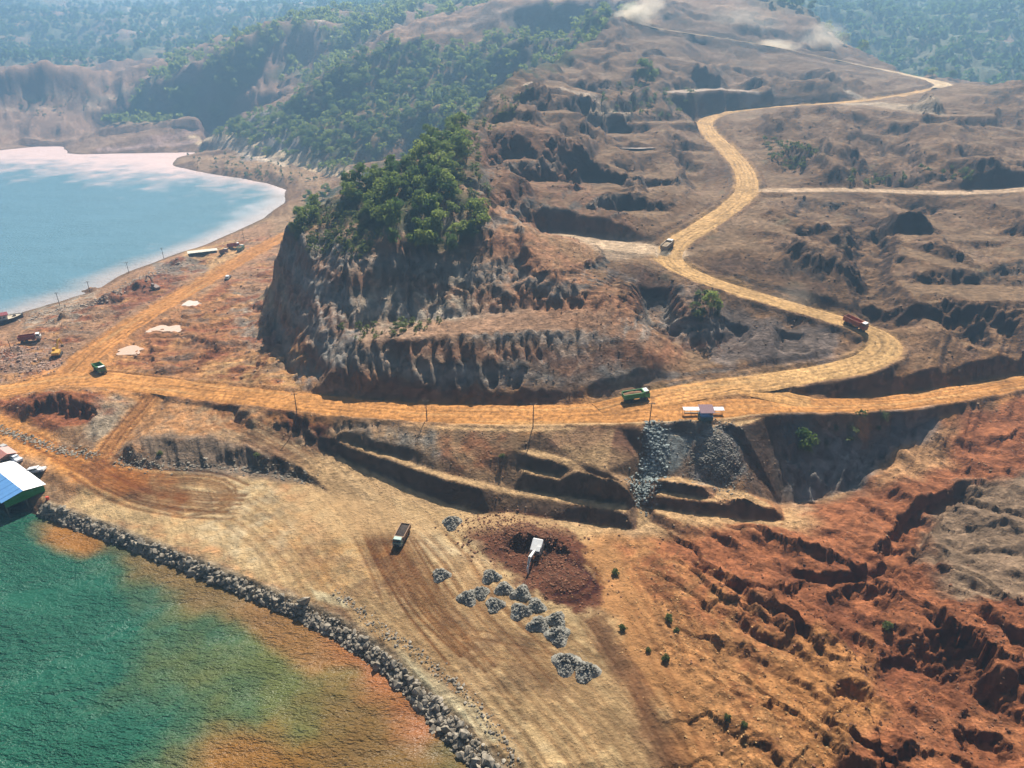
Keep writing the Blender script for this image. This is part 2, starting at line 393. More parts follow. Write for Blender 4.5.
# hummocks and spurs
qx, qy = X + fbm(X / 40, Y / 40, 61, 3) * 14, Y + fbm(X / 40, Y / 40, 62, 3) * 14
Z1 = Z1 + mh * near_road * (ridged(qx / (52 + .06 * Y), qy / (80 + .1 * Y), 51, 3) - .45) * np.clip(10.0 + (Y - 250) * .03, 8, 18)
ZG = Z1
def floor_at(px, py):
    x, y, z = hit(px, py); return x, y, z
def scoop(px, py, r, deep=0., ex=1.0, wall=1.5, x0y0=None):
    """a dug bowl: level floor, steep back wall"""
    x, y, z = x0y0 or hit(px, py)
    si, sj = bbox_sl(np.array([[x, y]]), r * 3 + 12)
    gx, gy = X[si, sj], Y[si, sj]
    d = np.hypot((gx - x) / ex, gy - y) + fbm(gx / (r * .6), gy / (r * .6), int(px * 7 + py), 3) * r * .5
    lim = z - deep + np.maximum(0, d - r) * wall
    sub = Z1[si, sj]; sub[:] = np.where(d < r * 2.6, np.minimum(sub, lim), sub)
def mound(px, py, r, h, ex=1.0, pw=1.0):
    x, y, z = hit(px, py)
    si, sj = bbox_sl(np.array([[x, y]]), r * 3)
    gx, gy = X[si, sj], Y[si, sj]
    d = np.hypot((gx - x) / ex, gy - y) / r + fbm(gx / (r * .7), gy / (r * .7), int(px * 3 + py), 4) * .35
    sub = Z1[si, sj]; sub[:] = sub + h * np.clip(1 - d, 0, 1) ** pw
def ledge(pts, w, drop=0., soft=4.0):
    """a level strip along a line, cut or filled to even heights"""
    P = np.array([hit(*p) for p in pts], float)
    P[:, 2] = np.convolve(np.r_[P[0, 2], P[:, 2], P[-1, 2]], [.3, .4, .3], 'valid') - drop
    si, sj = bbox_sl(P, w + soft + 3)
    gx, gy = X[si, sj], Y[si, sj]
    d, z = seg_dist(P, gx, gy)
    d = d + fbm(gx / 8, gy / 8, int(pts[0][0]), 3) * w * .5
    m = 1 - sstep(w, w + soft, d)
    sub = Z1[si, sj]; sub[:] = sub + (z - sub) * m
def strip(pts, w, dz, soft=1.0, s=0, shape=1.0):
    """raise or sink a band along a line: slabs (dz > 0) and ditches (dz < 0)"""
    P = np.array([hit(*p) for p in pts], float)
    si, sj = bbox_sl(P, w + soft + 4)
    gx, gy = X[si, sj], Y[si, sj]
    P[:, 2] = np.linspace(0, 1, len(P))
    d, t = seg_dist(P, gx, gy)
    d = d + fbm(gx / 5, gy / 5, 77 + s, 4) * w * .7
    taper = np.clip(np.minimum(t, 1 - t) * 8 + .3, 0, 1)
    sub = Z1[si, sj]; sub[:] = sub + dz * taper * (1 - sstep(w, w + soft, d)) ** shape * (1 + .3 * fbm(gx / 4, gy / 4, 5 + s, 3))
ledge([(526,84),(560,87),(588,95),(614,111)], 3)
ledge([(590,116),(625,113)], 5)
ledge([(676,92),(715,88),(752,93)], 11)
ledge([(640,120),(690,124)], 5)
scoop(641,148,6,2,1.9,.9); scoop(680,188,11,1,1.5); scoop(600,182,10,2,1.3); scoop(545,180,9,2,1.4); scoop(565,106,13,3,1.7); scoop(520,160,7,1,1.2)
scoop(640,212,8,1,1.8); scoop(560,225,9,1,1.5); scoop(620,130,12,3,1.5); scoop(700,150,8,1.5,1.2)
mound(805,92,24,8,1.7); mound(875,172,22,6,2.2); mound(650,100,16,5,1.3); mound(590,150,14,4,1.4); mound(990,170,18,5,2)
ledge([(930,122),(980,127),(1030,134)], 4); ledge([(880,110),(940,112),(985,118)], 5)
ledge([(890,247),(930,258),(975,268),(1030,287)], 4); ledge([(905,234),(980,240),(1030,240)], 3.5)
ledge([(880,285),(930,292),(1005,292)], 8)
strip([(868,210),(872,240),(866,275),(880,300),(898,325)], 3, -5, 7)
strip([(795,240),(830,262),(862,288)], 4, 4, 8, 3)
strip([(780,215),(820,236)], 4, 3, 8, 5)
strip([(940,300),(965,325),(985,345)], 2, -4, 6, 4)
strip([(503,214),(512,245),(516,280)], 1.5, -3, 4, 6)
strip([(735,320),(728,350)], 2, -3, 5, 8); strip([(655,285),(665,330)], 2, -4, 5, 9); strip([(690,290),(694,330)], 3, 3, 5, 10); strip([(790,330),(792,350)],2,-2.5,4,11)
# far mountains: spurs and hollows
farm = sstep(760, 900, Y) * sstep(20, 60, Zw)
Z1 = Z1 + farm * (ridged(X / 260, Y / 260, 71, 4) - .5) * 46 + sstep(560, 640, Y) * (1 - sstep(720, 800, X)) * sstep(20, 50, Zw) * (X < 60) * (ridged(X / 75, Y / 75, 81, 3) - .5) * 9
# broken red ground on the right
red = sstep(10, 36, X - .12 * (Y - 110)) * (1 - sstep(146, 158, Y - .1 * X)) * sstep(3.5, 5, Zw) * (1 - .92 * benches)
ca, sa = math.cos(R(52)), math.sin(R(52))
ux_, uy_ = X * ca - Y * sa, X * sa + Y * ca       # ux_: along the slabs (down-right), uy_: across
br = fbm(ux_ / 44, uy_ / 15, 301, 4, .5)
slab = np.floor((uy_ / 7.5 + fbm(X / 22, Y / 22, 305, 3) * 1.7)); slf = (uy_ / 7.5 + fbm(X / 22, Y / 22, 305, 3) * 1.7) - slab
hs = _h(slab.astype(np.int64), np.floor(ux_ / 30 + _h(slab.astype(np.int64), slab.astype(np.int64) * 0, 5)).astype(np.int64), 9)
Z1 = Z1 + red * ((hs - .4) * 2.3 * (1 - sstep(.6, 1, slf)) + br * 4.2 + (ridged(ux_ / 30, uy_ / 13, 311, 4) - .5) * 2.0) * sstep(14, 46, X - .12 * (Y - 110))
ZG = Z1
strip([(768,596),(800,620),(832,648)], 2.6, 2.6, .7, 20); strip([(745,610),(790,640)], 2.2, 1.6, .8, 21)
strip([(945,612),(975,642),(1012,690)], 3.0, 2.2, .8, 22); strip([(846,712),(862,775)], 2.6, 1.6, .8, 23); strip([(985,610),(1030,640)], 3, 2.4, 1, 26)
strip([(980,487),(945,500),(918,520),(908,540)], 2.4, -4.5, 1.6, 24)
strip([(905,556),(870,573),(830,580),(790,574)], 1.0, -2.6, 1.2, 25); strip([(690,560),(740,590),(775,625)], 1.2, -2, 1, 27)
scoop(898,551,2.2,3.0,1.2,1.1); scoop(866,598,2.6,2.6,1.2,1.1); scoop(842,604,1.8,2.0,1,1.1); scoop(910,672,3,2.4,1.6,1.1); scoop(940,765,3.4,2.4,1.6,1.1); scoop(985,745,2,2.5,1.2); scoop(850,694,1.6,2,1.2)
mound(540,548,9,2.2,1.2); mound(508,535,8,1.6,1.6); scoop(520,552,2.6,1.4,1.2); scoop(556,552,2.4,1.5,1); mound(560,585,7,1.6,1.3)
mound(60,402,8,3.2,2.0); scoop(46,412,3.4,2.0,1.6); scoop(75,418,3,1.4,1.4); mound(128,418,5,2,1.3)
mound(140,290,8,3.2,1.9); mound(185,262,4.5,3.0,3.2); mound(110,300,5,2.4,2); mound(70,318,3.5,2,3); mound(92,291,3,2,2); mound(30,360,5,1.8,1.8); mound(12,352,4,1.6,1.6)
strip([(-8,424),(30,436),(66,450),(98,452)], 1.4, 2.0, 1.4, 30)
mound(225,345,7,2,1.6); mound(170,370,5,1.4,2); mound(210,318,5,1.6,1.5); mound(265,300,7,3,1.1); strip([(262,320),(275,300),(285,280)],2,3,4,33)
strip([(150,336),(190,335),(225,350)], 1.2, 1.0, 1.2, 34); scoop(165,329,5,.5,1.6,.5); scoop(130,350,5,.5,1.4,.5); scoop(192,303,4,.5,1.5,.5)
mound(300,418,3,1.6,2.5); mound(285,412,3,2,2)
mound(718,452,7,3.4,.9,.7)
# churned spit and the ground left of the near hill
spit = (1 - sstep(-72, -58, X)) * sstep(188, 200, Y) * (1 - sstep(395, 430, Y)) * sstep(1.5, 4, Z1) * (1 - sstep(12, 16, Z1)) * near_road
Z1 = Z1 + spit * ((ridged(X / 16 + fbm(X / 9, Y / 9, 811, 3), Y / 10, 801, 4) - .52) * 1.9 + fbm(X / 12, Y / 7, 805, 3) * 1.0)
# gullies down the steep places
dx, dy = grad(blur(Z1, 6))
g = np.hypot(dx, dy) + 1e-6
steep = sstep(.35, 1.0, g) * (1 - .8 * sstep(520, 620, Y) * (X < 60)) * (1 - .7 * sstep(740, 800, Y))
nx, ny = -dy / g, dx / g
wob1, wob2 = fbm(X / 11, Y / 11, 431, 3), fbm(X / 11, Y / 11, 437, 3)
Z1 = Z1 + steep * np.clip(Y / 190, .8, 3) * ((ridged(X / 13 + wob1, Y / 13 + wob2, 441, 4) - .5) * 1.9 + (np.floor(fbm(X / 7, Y / 7, 447, 3) * 5) / 5) * 1.2) * (1 - .65 * mh) * sstep(2, 5, Z1) * (1 - red * .6) * quiet
for sc, am, sd in ((9., .8, 401), (4., .5, 402), (1.9, .28, 403)):
    scl = sc * np.clip(Y / 190, .8, 4)
    Z1 = Z1 + steep * am * np.clip(Y / 190, .8, 3.2) * erode_where(steep, scl, .8, 1.15, sd) * sstep(2, 5, Z1) * quiet
# sharp rain channels on the near hill and the mined slopes
h1 = sstep(-105, -90, X) * (1 - sstep(60, 78, X + .25 * (Y - 190))) * sstep(176, 182, Y) * (1 - sstep(300, 330, Y))
dx, dy = grad(blur(Z1, 10)); g = np.hypot(dx, dy) + 1e-6; nx, ny = -dy / g, dx / g
rill = sstep(.22, .6, g) * np.maximum(h1, mh * .8) * near_road * (1 - benches) * (1 - sstep(640, 740, Y))
for sc, am, sd in ((13., 1.9, 451), (6., 1.0, 452), (2.6, .45, 453)):
    scl = sc * (1 + .5 * mh) * np.clip(Y / 200, .9, 2.6)
    e_ = erode_where(rill, scl, .45, .95, sd)
    Z1 = Z1 + rill * am * np.clip(Y / 200, .9, 2.2) * (np.abs(e_) ** .8 - .5)
# small relief everywhere on land
land = sstep(.3, 2.0, Z1)
rough = .25 + .75 * sstep(.12, .5, g)
amp = np.clip(Y / 180, .7, 4)
Z1 = Z1 + land * rough * amp * (.35 + .65 * quiet) * (1 - .45 * sstep(280, 450, Y)) * (fbm(X / (6 * amp), Y / (6 * amp), 601, 5, .58) * .9 + (ridged(X / (3.2 * amp), Y / (3.2 * amp), 607, 3) - .5) * .7)
# ---- roads cut into the land
roadmask = np.zeros_like(Z1); berm = np.zeros_like(Z1)
eN = fbm(X / 7, Y / 7, 700, 3)
ORDER = ('bench', 'shelf', 'fork', 'upper', 'lower', 'link', 'coast', 'haul', 'main')
for kname in ORDER:
    d, z = RF[kname]; w = RW[kname]
    d2 = d + eN * 1.1
    core = 1 - sstep(w + .2, w + 1.6, d)
    m = np.maximum(1 - sstep(w + .3, w + (2.8 if kname == 'main' else 4.5), d2), core)
    b = np.exp(-np.clip((d2 - w - 1.5) / .9, -6, 6) ** 2) * (.75 + .5 * eN) * (kname in ('haul', 'main', 'coast')) * (1 - sstep(380, 430, Y))
    Z1 = Z1 + (z - .12 - Z1) * m + b * m
    roadmask = np.maximum(roadmask, core); berm = np.maximum(berm, b)
for kname in ORDER:                     # beds stay clear where two roads meet
    d, z = RF[kname]; w = RW[kname]
    m = 1 - sstep(w - .4, w + .6, d)
    Z1 = Z1 + (z - .15 - Z1) * m
ZG = Z1
def poly_mask(pts, soft=2.0, nz=1.5, ns=9.0, s=900):
    P = np.array([hit(*p)[:2] for p in pts])
    si, sj = bbox_sl(P, soft + nz + 2)
    x, y = X[si, sj], Y[si, sj]
    xx = x + fbm(x / ns, y / ns, s, 4) * nz * 2; yy = y + fbm(x / ns, y / ns, s + 50, 4) * nz * 2
    ins = np.zeros(x.shape, bool); n = len(P); dist = np.full(x.shape, 1e9)
    for a in range(n):
        b = (a + 1) % n
        ax, ay, bx, by = *P[a], *P[b]
        if ay != by:
            c = ((ay > yy) != (by > yy)) & (xx < (bx - ax) * (yy - ay) / (by - ay) + ax)
            ins ^= c
        L2 = (bx - ax) ** 2 + (by - ay) ** 2 + 1e-9
        t = np.clip(((xx - ax) * (bx - ax) + (yy - ay) * (by - ay)) / L2, 0, 1)
        dist = np.minimum(dist, np.hypot(xx - ax - t * (bx - ax), yy - ay - t * (by - ay)))
    sd = np.where(ins, dist, -dist)
    M = np.zeros_like(X); M[si, sj] = sstep(-soft, soft, sd)
    return M
print('land', round(time.time() - T0, 1))
#@@COLOUR
# ------------------------------------------------------------------ soil colours (reflectance), per place
dxg, dyg = grad(ZG); slope = np.hypot(dxg, dyg)
n1 = fbm(X / 22, Y / 22, 1001, 5); n2 = fbm(X / 5, Y / 5, 1011, 4); n3 = fbm(X / 70, Y / 70, 1021, 4)
def col(r, g_, b): return np.array([r, g_, b])
def mix(C, c, m):
    m = np.clip(m, 0, 1)[..., None]
    return C * (1 - m) + c * m
C = np.broadcast_to(col(.225, .122, .058), X.shape + (3,)).copy()
C = mix(C, col(.27, .165, .105), sstep(.0, .5, n1) * .7)
C = mix(C, col(.16, .085, .055), sstep(.05, .5, -n1) * .7)
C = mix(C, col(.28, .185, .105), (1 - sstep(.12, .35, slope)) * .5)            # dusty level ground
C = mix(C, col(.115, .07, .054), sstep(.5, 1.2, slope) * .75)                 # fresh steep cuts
C = mix(C, col(.20, .175, .15), sstep(.05, .45, n3 + n2 * .3) * sstep(.4, .9, slope) * .6)
farw = sstep(700, 900, Y)
C = mix(C, col(.22, .13, .09), farw * .6)
def paint(pts, c, k=1.0, soft=2.5, nz=2.0, ns=9.0, brk=0.0, bs=4.0):
    """soil of another colour inside an outline; brk leaves it patchy"""
    global C
    m = poly_mask(pts, soft, nz, ns, int(pts[0][0] * 3 + pts[0][1])) * k
    if brk: m = m * sstep(-brk, .35, fbm(X / bs, Y / bs, int(pts[0][0] + 5 * pts[0][1]), 4))
    C = mix(C, np.array(c), m)
    return m
# tan yard
paint([(100,478),(150,470),(330,484),(480,516),(600,532),(640,560),(600,590),(650,650),(700,768),(700,800),(530,800),(440,690),(340,612),(150,540),(60,505)], (.40,.275,.135), .95, 2, 2)
paint([(150,500),(250,480),(330,520),(250,570)], (.43,.35,.22), .6, 5, 3, 12, .3)
paint([(230,520),(330,500),(420,560),(330,600)], (.46,.25,.09), .6, 5, 4, 9, .2)
paint([(360,500),(440,560),(560,700),(480,700),(380,580)], (.30,.20,.11), .55, 4, 4, 7, .2, 5)
paint([(60,478),(180,470),(190,520),(110,500)], (.42,.19,.06), .8, 3, 3, 8, .4)
paint([(110,515),(150,535),(250,575),(300,600),(210,545)], (.45,.20,.08), .6, 1.5, 1.5, 7, .4)
# ochre apron east of the yard
apron = paint([(560,530),(700,535),(760,600),(850,650),(880,700),(800,800),(690,800),(640,680),(600,600)], (.33,.158,.058), .95, 3, 3)
paint([(620,545),(760,550),(880,620),(830,660),(740,650),(660,600)], (.27,.098,.038), .85, 4, 4, 8, .5)
paint([(700,640),(820,650),(880,720),(860,800),(780,800),(730,720)], (.27,.105,.04), .7, 4, 5, 9, .1, 6)
# broken red ground
rd = paint([(650,540),(790,515),(860,490),(900,440),(1000,402),(1100,380),(1250,500),(1100,800),(800,800),(870,690),(820,640),(740,600)], (.255,.090,.036), .95, 3, 3)
paint([(760,560),(1100,520),(1100,800),(860,800),(830,640)], (.15,.050,.022), .85, 4, 5, 12, .25, 9)
paint([(860,700),(1100,640),(1100,800),(880,800)], (.30,.12,.05), .7, 4, 5, 12, .1, 7)
paint([(780,640),(870,640),(880,720),(820,768),(760,700)], (.32,.145,.05), .9, 3, 3, 8)
paint([(930,505),(985,480),(1100,460),(1100,600),(960,600),(915,560)], (.185,.130,.082), .9, 3, 3, 9)
paint([(880,440),(960,425),(940,470),(880,490)], (.40,.235,.11), .7, 3, 3, 9)
paint([(960,420),(1060,400),(1060,470),(970,470)], (.20,.07,.03), .8, 3, 4, 9, .4)
# dark dug soil
paint([(466,516),(500,512),(530,510),(572,530),(582,565),(606,588),(596,612),(552,604),(515,580),(478,552)], (.105,.035,.018), .97, 1.2, 2.6, 6)
paint([(576,612),(600,612),(650,690),(690,768),(712,800),(660,800),(620,690)], (.17,.085,.04), .85, 1.5, 1.5, 6)
# wall of the road and benches
paint([(320,420),(520,430),(640,425),(640,520),(500,505),(330,450)], (.27,.165,.085), .8, 2, 2)
paint([(330,425),(440,432),(450,465),(400,455)], (.19,.18,.155), .8, 2, 2, 7, .5)
paint([(440,440),(510,432),(505,480),(450,478)], (.25,.095,.04), .8, 2, 2, 7, .5)
paint([(540,430),(640,425),(640,460),(560,450)], (.17,.075,.045), .8, 2, 2)
paint([(650,505),(790,505),(800,525),(660,535)], (.33,.15,.06), .7, 2, 2)
paint([(646,418),(690,420),(700,432),(668,475),(645,478)], (.22,.25,.235), .95, 1.2, 1.2, 6)
paint([(700,424),(742,426),(750,480),(700,485),(690,450)], (.19,.18,.17), .95, 1.5, 1)
paint([(775,414),(870,414),(890,440),(865,480),(780,498)], (.195,.185,.17), .9, 2, 2)
paint([(790,430),(830,450),(800,490),(780,470)], (.15,.09,.06), .6, 2, 2, 7, .4)
paint([(870,414),(950,400),(930,430),(880,460)], (.17,.165,.16), .8, 2, 2)
# near hill
paint([(300,240),(480,230),(560,300),(660,340),(640,395),(320,395),(290,330)], (.29,.185,.12), .9, 3, 3)
paint([(285,240),(345,240),(360,330),(350,390),(310,392),(288,320)], (.27,.25,.22), .9, 3, 3, 9, .5)
paint([(360,270),(470,265),(480,315),(350,330)], (.33,.28,.205), .8, 3, 4, 9, .5)
paint([(430,375),(640,350),(650,390),(430,398)], (.17,.165,.15), .8, 2, 3, 9, .5)
paint([(480,210),(530,228),(600,280),(680,355),(650,392),(600,340),(520,310),(490,260)], (.30,.145,.075), .85, 3, 3, 9, .6)
paint([(440,322),(600,308),(640,340),(500,335),(400,338)], (.27,.15,.085), .7, 2, 2, 8)
paint([(480,130),(560,130),(640,240),(560,240),(500,215),(450,180)], (.29,.145,.085), .7, 4, 5, 12, .5)
paint([(590,262),(660,275),(700,295),(690,350),(640,300)], (.16,.135,.12), .8, 2, 3, 9, .5)
paint([(700,300),(840,335),(830,360),(700,365)], (.15,.12,.105), .8, 2, 3, 9)
paint([(560,232),(655,240),(660,255),(600,255)], (.40,.285,.185), .8, 2, 2)
# ground left of the hill
paint([(110,345),(170,310),(250,268),(290,270),(315,390),(200,385),(120,372)], (.33,.15,.06), .95, 3, 3)
paint([(150,330),(250,320),(230,375),(130,370)], (.31,.13,.06), .8, 3, 3, 8, .4)
paint([(230,280),(290,262),(300,345),(240,340)], (.27,.245,.20), .8, 3, 3, 8, .5)
paint([(205,360),(290,345),(312,390),(200,384)], (.42,.25,.10), .8, 3, 3, 8, .6)
paint([(255,275),(285,275),(290,320),(262,325)], (.40,.29,.16), .7, 1, 1)
# coast strip
paint([(-100,345),(20,315),(130,272),(270,220),(285,232),(200,278),(100,335),(60,370),(-100,395)], (.28,.155,.085), .95, 3, 3)
paint([(100,300),(170,270),(180,290),(120,315)], (.20,.075,.04), .9, 2, 2, 7)
paint([(30,305),(100,290),(80,325),(20,330)], (.31,.27,.21), .7, 2, 2, 7, .4)
paint([(185,250),(235,240),(250,250),(205,275),(180,265)], (.45,.27,.12), .9, 1.5, 1.5)
paint([(150,262),(205,262),(210,272),(160,275)], (.19,.16,.13), .8, 1, 1)
paint([(0,345),(60,345),(70,375),(0,385)], (.24,.16,.12), .8, 2, 3, 6, .5)
# pits and banks by the lower track
paint([(0,392),(100,390),(110,420),(50,430),(0,420)], (.24,.085,.032), .95, 2, 2)
paint([(100,395),(135,400),(105,440),(85,440)], (.31,.25,.175), .8, 2, 2)
paint([(-5,424),(40,438),(95,448),(90,456),(50,452),(-5,432)], (.13,.10,.075), .9, .8, 1)
paint([(120,440),(210,436),(310,470),(320,484),(120,464)], (.16,.115,.08), .9, 1.2, 1.2, 6)
paint([(180,400),(262,420),(300,455),(220,435)], (.36,.24,.13), .8, 2, 2)
paint([(130,405),(190,400),(200,435),(130,440)], (.38,.19,.075), .8, 2, 2, 7, .4)
paint([(262,404),(335,428),(320,436),(270,415)], (.15,.05,.025), .95, 1.0, 1.2)
paint([(255,425),(330,460),(420,520),(480,560),(440,560),(340,500),(262,440)], (.46,.345,.20), .9, 2, 2)
paint([(20,378),(60,366),(90,345),(110,342),(130,368),(170,386),(150,400),(100,396),(30,396)], (.41,.185,.055), .85, 2, 2.5, 8)
paint([(60,455),(100,440),(150,400),(165,400),(140,440),(170,480),(110,500),(70,490)], (.40,.18,.06), .6, 3, 3, 8, .3)
paint([(170,393),(300,406),(275,425),(205,440),(150,430)], (.38,.175,.065), .75, 3, 3, 8, .35)
paint([(20,396),(100,392),(112,415),(60,428),(10,420)], (.19,.06,.026), .8, 2, 3, 7, .5)
# edge of rocks
paint([(45,500),(150,538),(250,577),(340,614),(405,660),(470,718),(530,790),(560,800),(520,800),(470,768),(410,701),(345,646),(250,599),(150,557),(40,515)], (.27,.205,.13), .95, .6, .6)
for P_, c_ in (([(262,540),(330,545),(320,580),(280,575)], (.30,.18,.09)), ([(340,555),(390,540),(410,590),(370,600)], (.27,.165,.085)), ([(440,640),(520,640),(560,690),(500,680)], (.29,.19,.10)), ([(270,488),(320,485),(330,500),(280,505)], (.36,.17,.07)),
               ([(300,515),(325,512),(330,530),(300,532)], (.45,.22,.10)), ([(450,690),(520,720),(560,768),(500,768)], (.46,.34,.19)), ([(420,520),(470,545),(560,630),(520,620),(440,560)], (.46,.33,.18)), ([(100,480),(150,486),(170,500),(120,495)], (.22,.10,.05))):
    paint(P_, c_, .75, 3, 4, 7, .35, 4)
tex = np.ones_like(X)
tex = tex * (1 - .6 * poly_mask([(60,470),(330,478),(480,510),(620,540),(720,800),(500,800),(340,612),(60,505)], 4, 3))
sn = fbm(X / 14, Y / 8, 821, 4)
C = mix(C, col(.22, .075, .035), spit * sstep(.02, .3, sn) * .85); C = mix(C, col(.15, .105, .075), spit * sstep(.05, .35, -sn) * .7); C = mix(C, col(.40, .20, .075), spit * sstep(.1, .4, fbm(X / 11, Y / 7, 829, 4)) * .7)
paint([(392,642),(425,668),(470,705),(502,742),(490,745),(455,712),(412,674)], (.54,.47,.29), .8, .5, .5)
paint([(312,588),(345,600),(350,608),(318,600)], (.54,.47,.29), .8, .5, .5)
st_ = np.sin(ZG * .62 + n1 * 2.4 + X * .02); hs_ = h1 * sstep(.45, .9, slope)
C = mix(C, col(.36, .32, .265), hs_ * sstep(.25, .75, st_) * .6); C = mix(C, col(.30, .13, .065), hs_ * sstep(.3, .8, -st_) * .55)
# green cover
GR = (.060,.075,.032)
green = np.zeros_like(X)
for pts, k_, br_ in (([(285,232),(300,205),(350,180),(440,125),(470,130),(485,225),(460,250),(370,250),(345,235),(310,240)], .85, .5),
                 ([(200,140),(250,118),(312,82),(390,42),(480,45),(500,80),(470,125),(400,140),(345,170),(290,160)], .9, .5),
                 ([(470,50),(560,10),(640,0),(600,35),(530,75),(490,100)], .8, .5)):
    m = paint(pts, GR, k_, 4, 6, 20, br_, 14); green = np.maximum(green, m)
mt = sstep(1180, 1300, Y) * sstep(-.55, .15, fbm(X / 90, Y / 90, 3001, 4)) * (X < 100)
rt = sstep(740, 800, Y) * sstep(200, 260, X) * sstep(-.8, -.2, fbm(X / 60, Y / 60, 3002, 4))
r2 = ((X > -480) & (X < 40)) * sstep(850, 900, Y) * (1 - sstep(1080, 1180, Y)) * sstep(-.25, .2, fbm(X / 45, Y / 45, 3003, 4))
ct = sstep(1000, 1100, Y) * (X > -100)
for m in (mt, rt, r2, ct):
    C = mix(C, col(*GR) * 1.2, m * .85); green = np.maximum(green, m * .9)
C = C * (1 - .36 * mh * (1 - farw))[..., None]
C = mix(C, col(.24,.21,.19), poly_mask([(250,115),(285,112),(310,150),(240,160)], 5, 6, 20) * .7)
# scattered low scrub tint
sc_ = sstep(.30, .6, fbm(X / 11, Y / 11, 3010, 5)) * sstep(190, 260, Y) * (1 - roadmask) * sstep(4, 8, ZG)
C = mix(C, col(.13, .125, .075), sc_ * .45)
def path_paint(pts, w, c, k_=1.0):
    global C
    q = smooth_line([hit(*p) for p in pts], 3.0, 2); si, sj = bbox_sl(q, w * 2 + 4)
    x, y = X[si, sj], Y[si, sj]; d, _v = seg_dist(q, x, y)
    m = np.zeros_like(X); m[si, sj] = 1 - sstep(w * .6, w * 1.3, d + fbm(x / (w * 3), y / (w * 3), 88, 3) * w * .7)
    C = mix(C, np.array(c), m * k_)
for pts, w, c in (([(190,135),(235,138),(262,150),(300,161),(345,173)], 5, (.58,.42,.25)), ([(215,143),(260,158),(285,166)], 4, (.50,.38,.26)), ([(-20,112),(40,108),(105,108)], 4, (.36,.24,.16)), ([(20,96),(60,92),(110,97)], 4, (.32,.22,.15)),
                  ([(90,104),(110,95),(150,84)], 5, (.36,.26,.18)), ([(130,8),(140,14),(160,22),(170,24)], 7, (.40,.32,.22)), ([(80,48),(100,42),(140,32)], 6, (.36,.27,.2)), ([(300,38),(320,28),(335,20)], 5, (.38,.28,.2)), ([(440,30),(480,18),(510,10)], 5, (.32,.22,.16)),
                  ([(526,84),(560,87),(588,95),(614,111)], 3, (.36,.27,.19)), ([(590,116),(625,113)], 4, (.33,.25,.17)), ([(678,92),(715,88),(752,93)], 8, (.34,.26,.2)), ([(850,92),(866,100)], 4, (.36,.29,.22)), ([(850,104),(890,106),(930,110)], 8, (.36,.27,.18)),
                  ([(150,140),(175,137),(205,133)], 6, (.30,.18,.14)), ([(100,150),(150,146),(195,141)], 4, (.42,.27,.22))):
    path_paint(pts, w, c, .8)
# berms of dark spoil
C = mix(C, col(.20, .115, .065), np.clip(berm, 0, 1) * .7 * (1 - roadmask))
dust = np.zeros_like(X)
for kname, (D_, _z) in RF.items():
    sp = {'main': 4.5, 'coast': 3.5, 'haul': 2.5, 'lower': 3, 'link': 1.5}.get(kname, 1.0)
    tone = {'main': (.41,.185,.055), 'haul': (.42,.25,.10), 'coast': (.39,.17,.05), 'upper': (.50,.36,.21), 'lower': (.42,.185,.05), 'link': (.40,.19,.065), 'bench': (.38,.26,.16), 'shelf': (.38,.27,.17), 'fork': (.42,.22,.075)}[kname]
    m = 1 - sstep(RW[kname] - 1 - sp * .3, RW[kname] + sp, D_ + fbm(X / 9, Y / 9, 70 + len(kname), 4) * sp * 1.3)
    C = mix(C, np.array(tone), m * (1 - .55 * np.clip(berm, 0, 1))); dust = np.maximum(dust, m)
# wheel tracks on the yard
trk = np.zeros_like(X)
def tracks(pts, n=6, spread=5.0, depth=1.0, seed=0, w=.52):
    base = np.array([hit(*p) for p in pts], float)
    r_ = np.random.default_rng(seed)
    t = np.gradient(base[:, :2], axis=0); t /= np.linalg.norm(t, axis=1)[:, None] + 1e-9
    nr_ = np.stack([t[:, 1], -t[:, 0]], 1)
    for _ in range(n):
        o_ = r_.normal(0, spread); sw = r_.normal(0, spread * .35, len(base))
        i0_ = r_.integers(0, max(1, len(base) - 2)); i1_ = r_.integers(min(i0_ + 2, len(base)), len(base) + 1)
        q = base.copy(); q[:, :2] += nr_ * (o_ + np.cumsum(sw) * .5)[:, None]
        q = smooth_line(q[i0_:i1_] if i1_ - i0_ >= 3 else q, 2.0, 3)
        for side in (-1, 1):
            tt = np.gradient(q[:, :2], axis=0); tt /= np.linalg.norm(tt, axis=1)[:, None] + 1e-9
            qq = q.copy(); qq[:, :2] += np.stack([tt[:, 1], -tt[:, 0]], 1) * side * 1.0
            si, sj = bbox_sl(qq, 2)
            d, _v = seg_dist(qq[::2] if len(qq) > 6 else qq, X[si, sj], Y[si, sj])
            trk[si, sj] = np.maximum(trk[si, sj], np.exp(-(d / w) ** 2) * depth * r_.uniform(.5, 1))
tracks([(90,465),(105,478),(140,494),(190,505),(240,505)], 18, 2.5, 1, 1)
tracks([(95,460),(118,474),(170,480),(210,478),(236,490),(228,508),(190,512)], 7, 1.6, .9, 2)
tracks([(255,425),(300,450),(340,480),(372,520),(392,560),(412,600)], 22, 2.4, 1, 3)
tracks([(370,505),(385,540),(405,575),(430,610),(470,650)], 20, 3, 1, 4)
tracks([(410,520),(450,560),(470,600),(520,650),(560,690)], 16, 4, .9, 5)
tracks([(430,600),(480,650),(540,710),(590,775)], 20, 6, .62, 6)
tracks([(520,640),(570,690),(620,740),(640,780)], 14, 4, .62, 7)
tracks([(250,500),(300,530),(350,590),(400,640),(460,700)], 12, 4, .55, 8)
tracks([(555,600),(585,600),(602,585),(595,565),(570,555)], 4, .7, 1, 9)
tracks([(590,620),(630,680),(680,770)], 5, 1.2, .7, 10)
tracks([(150,395),(128,420),(105,450),(95,470)], 5, 1.0, .8, 11)
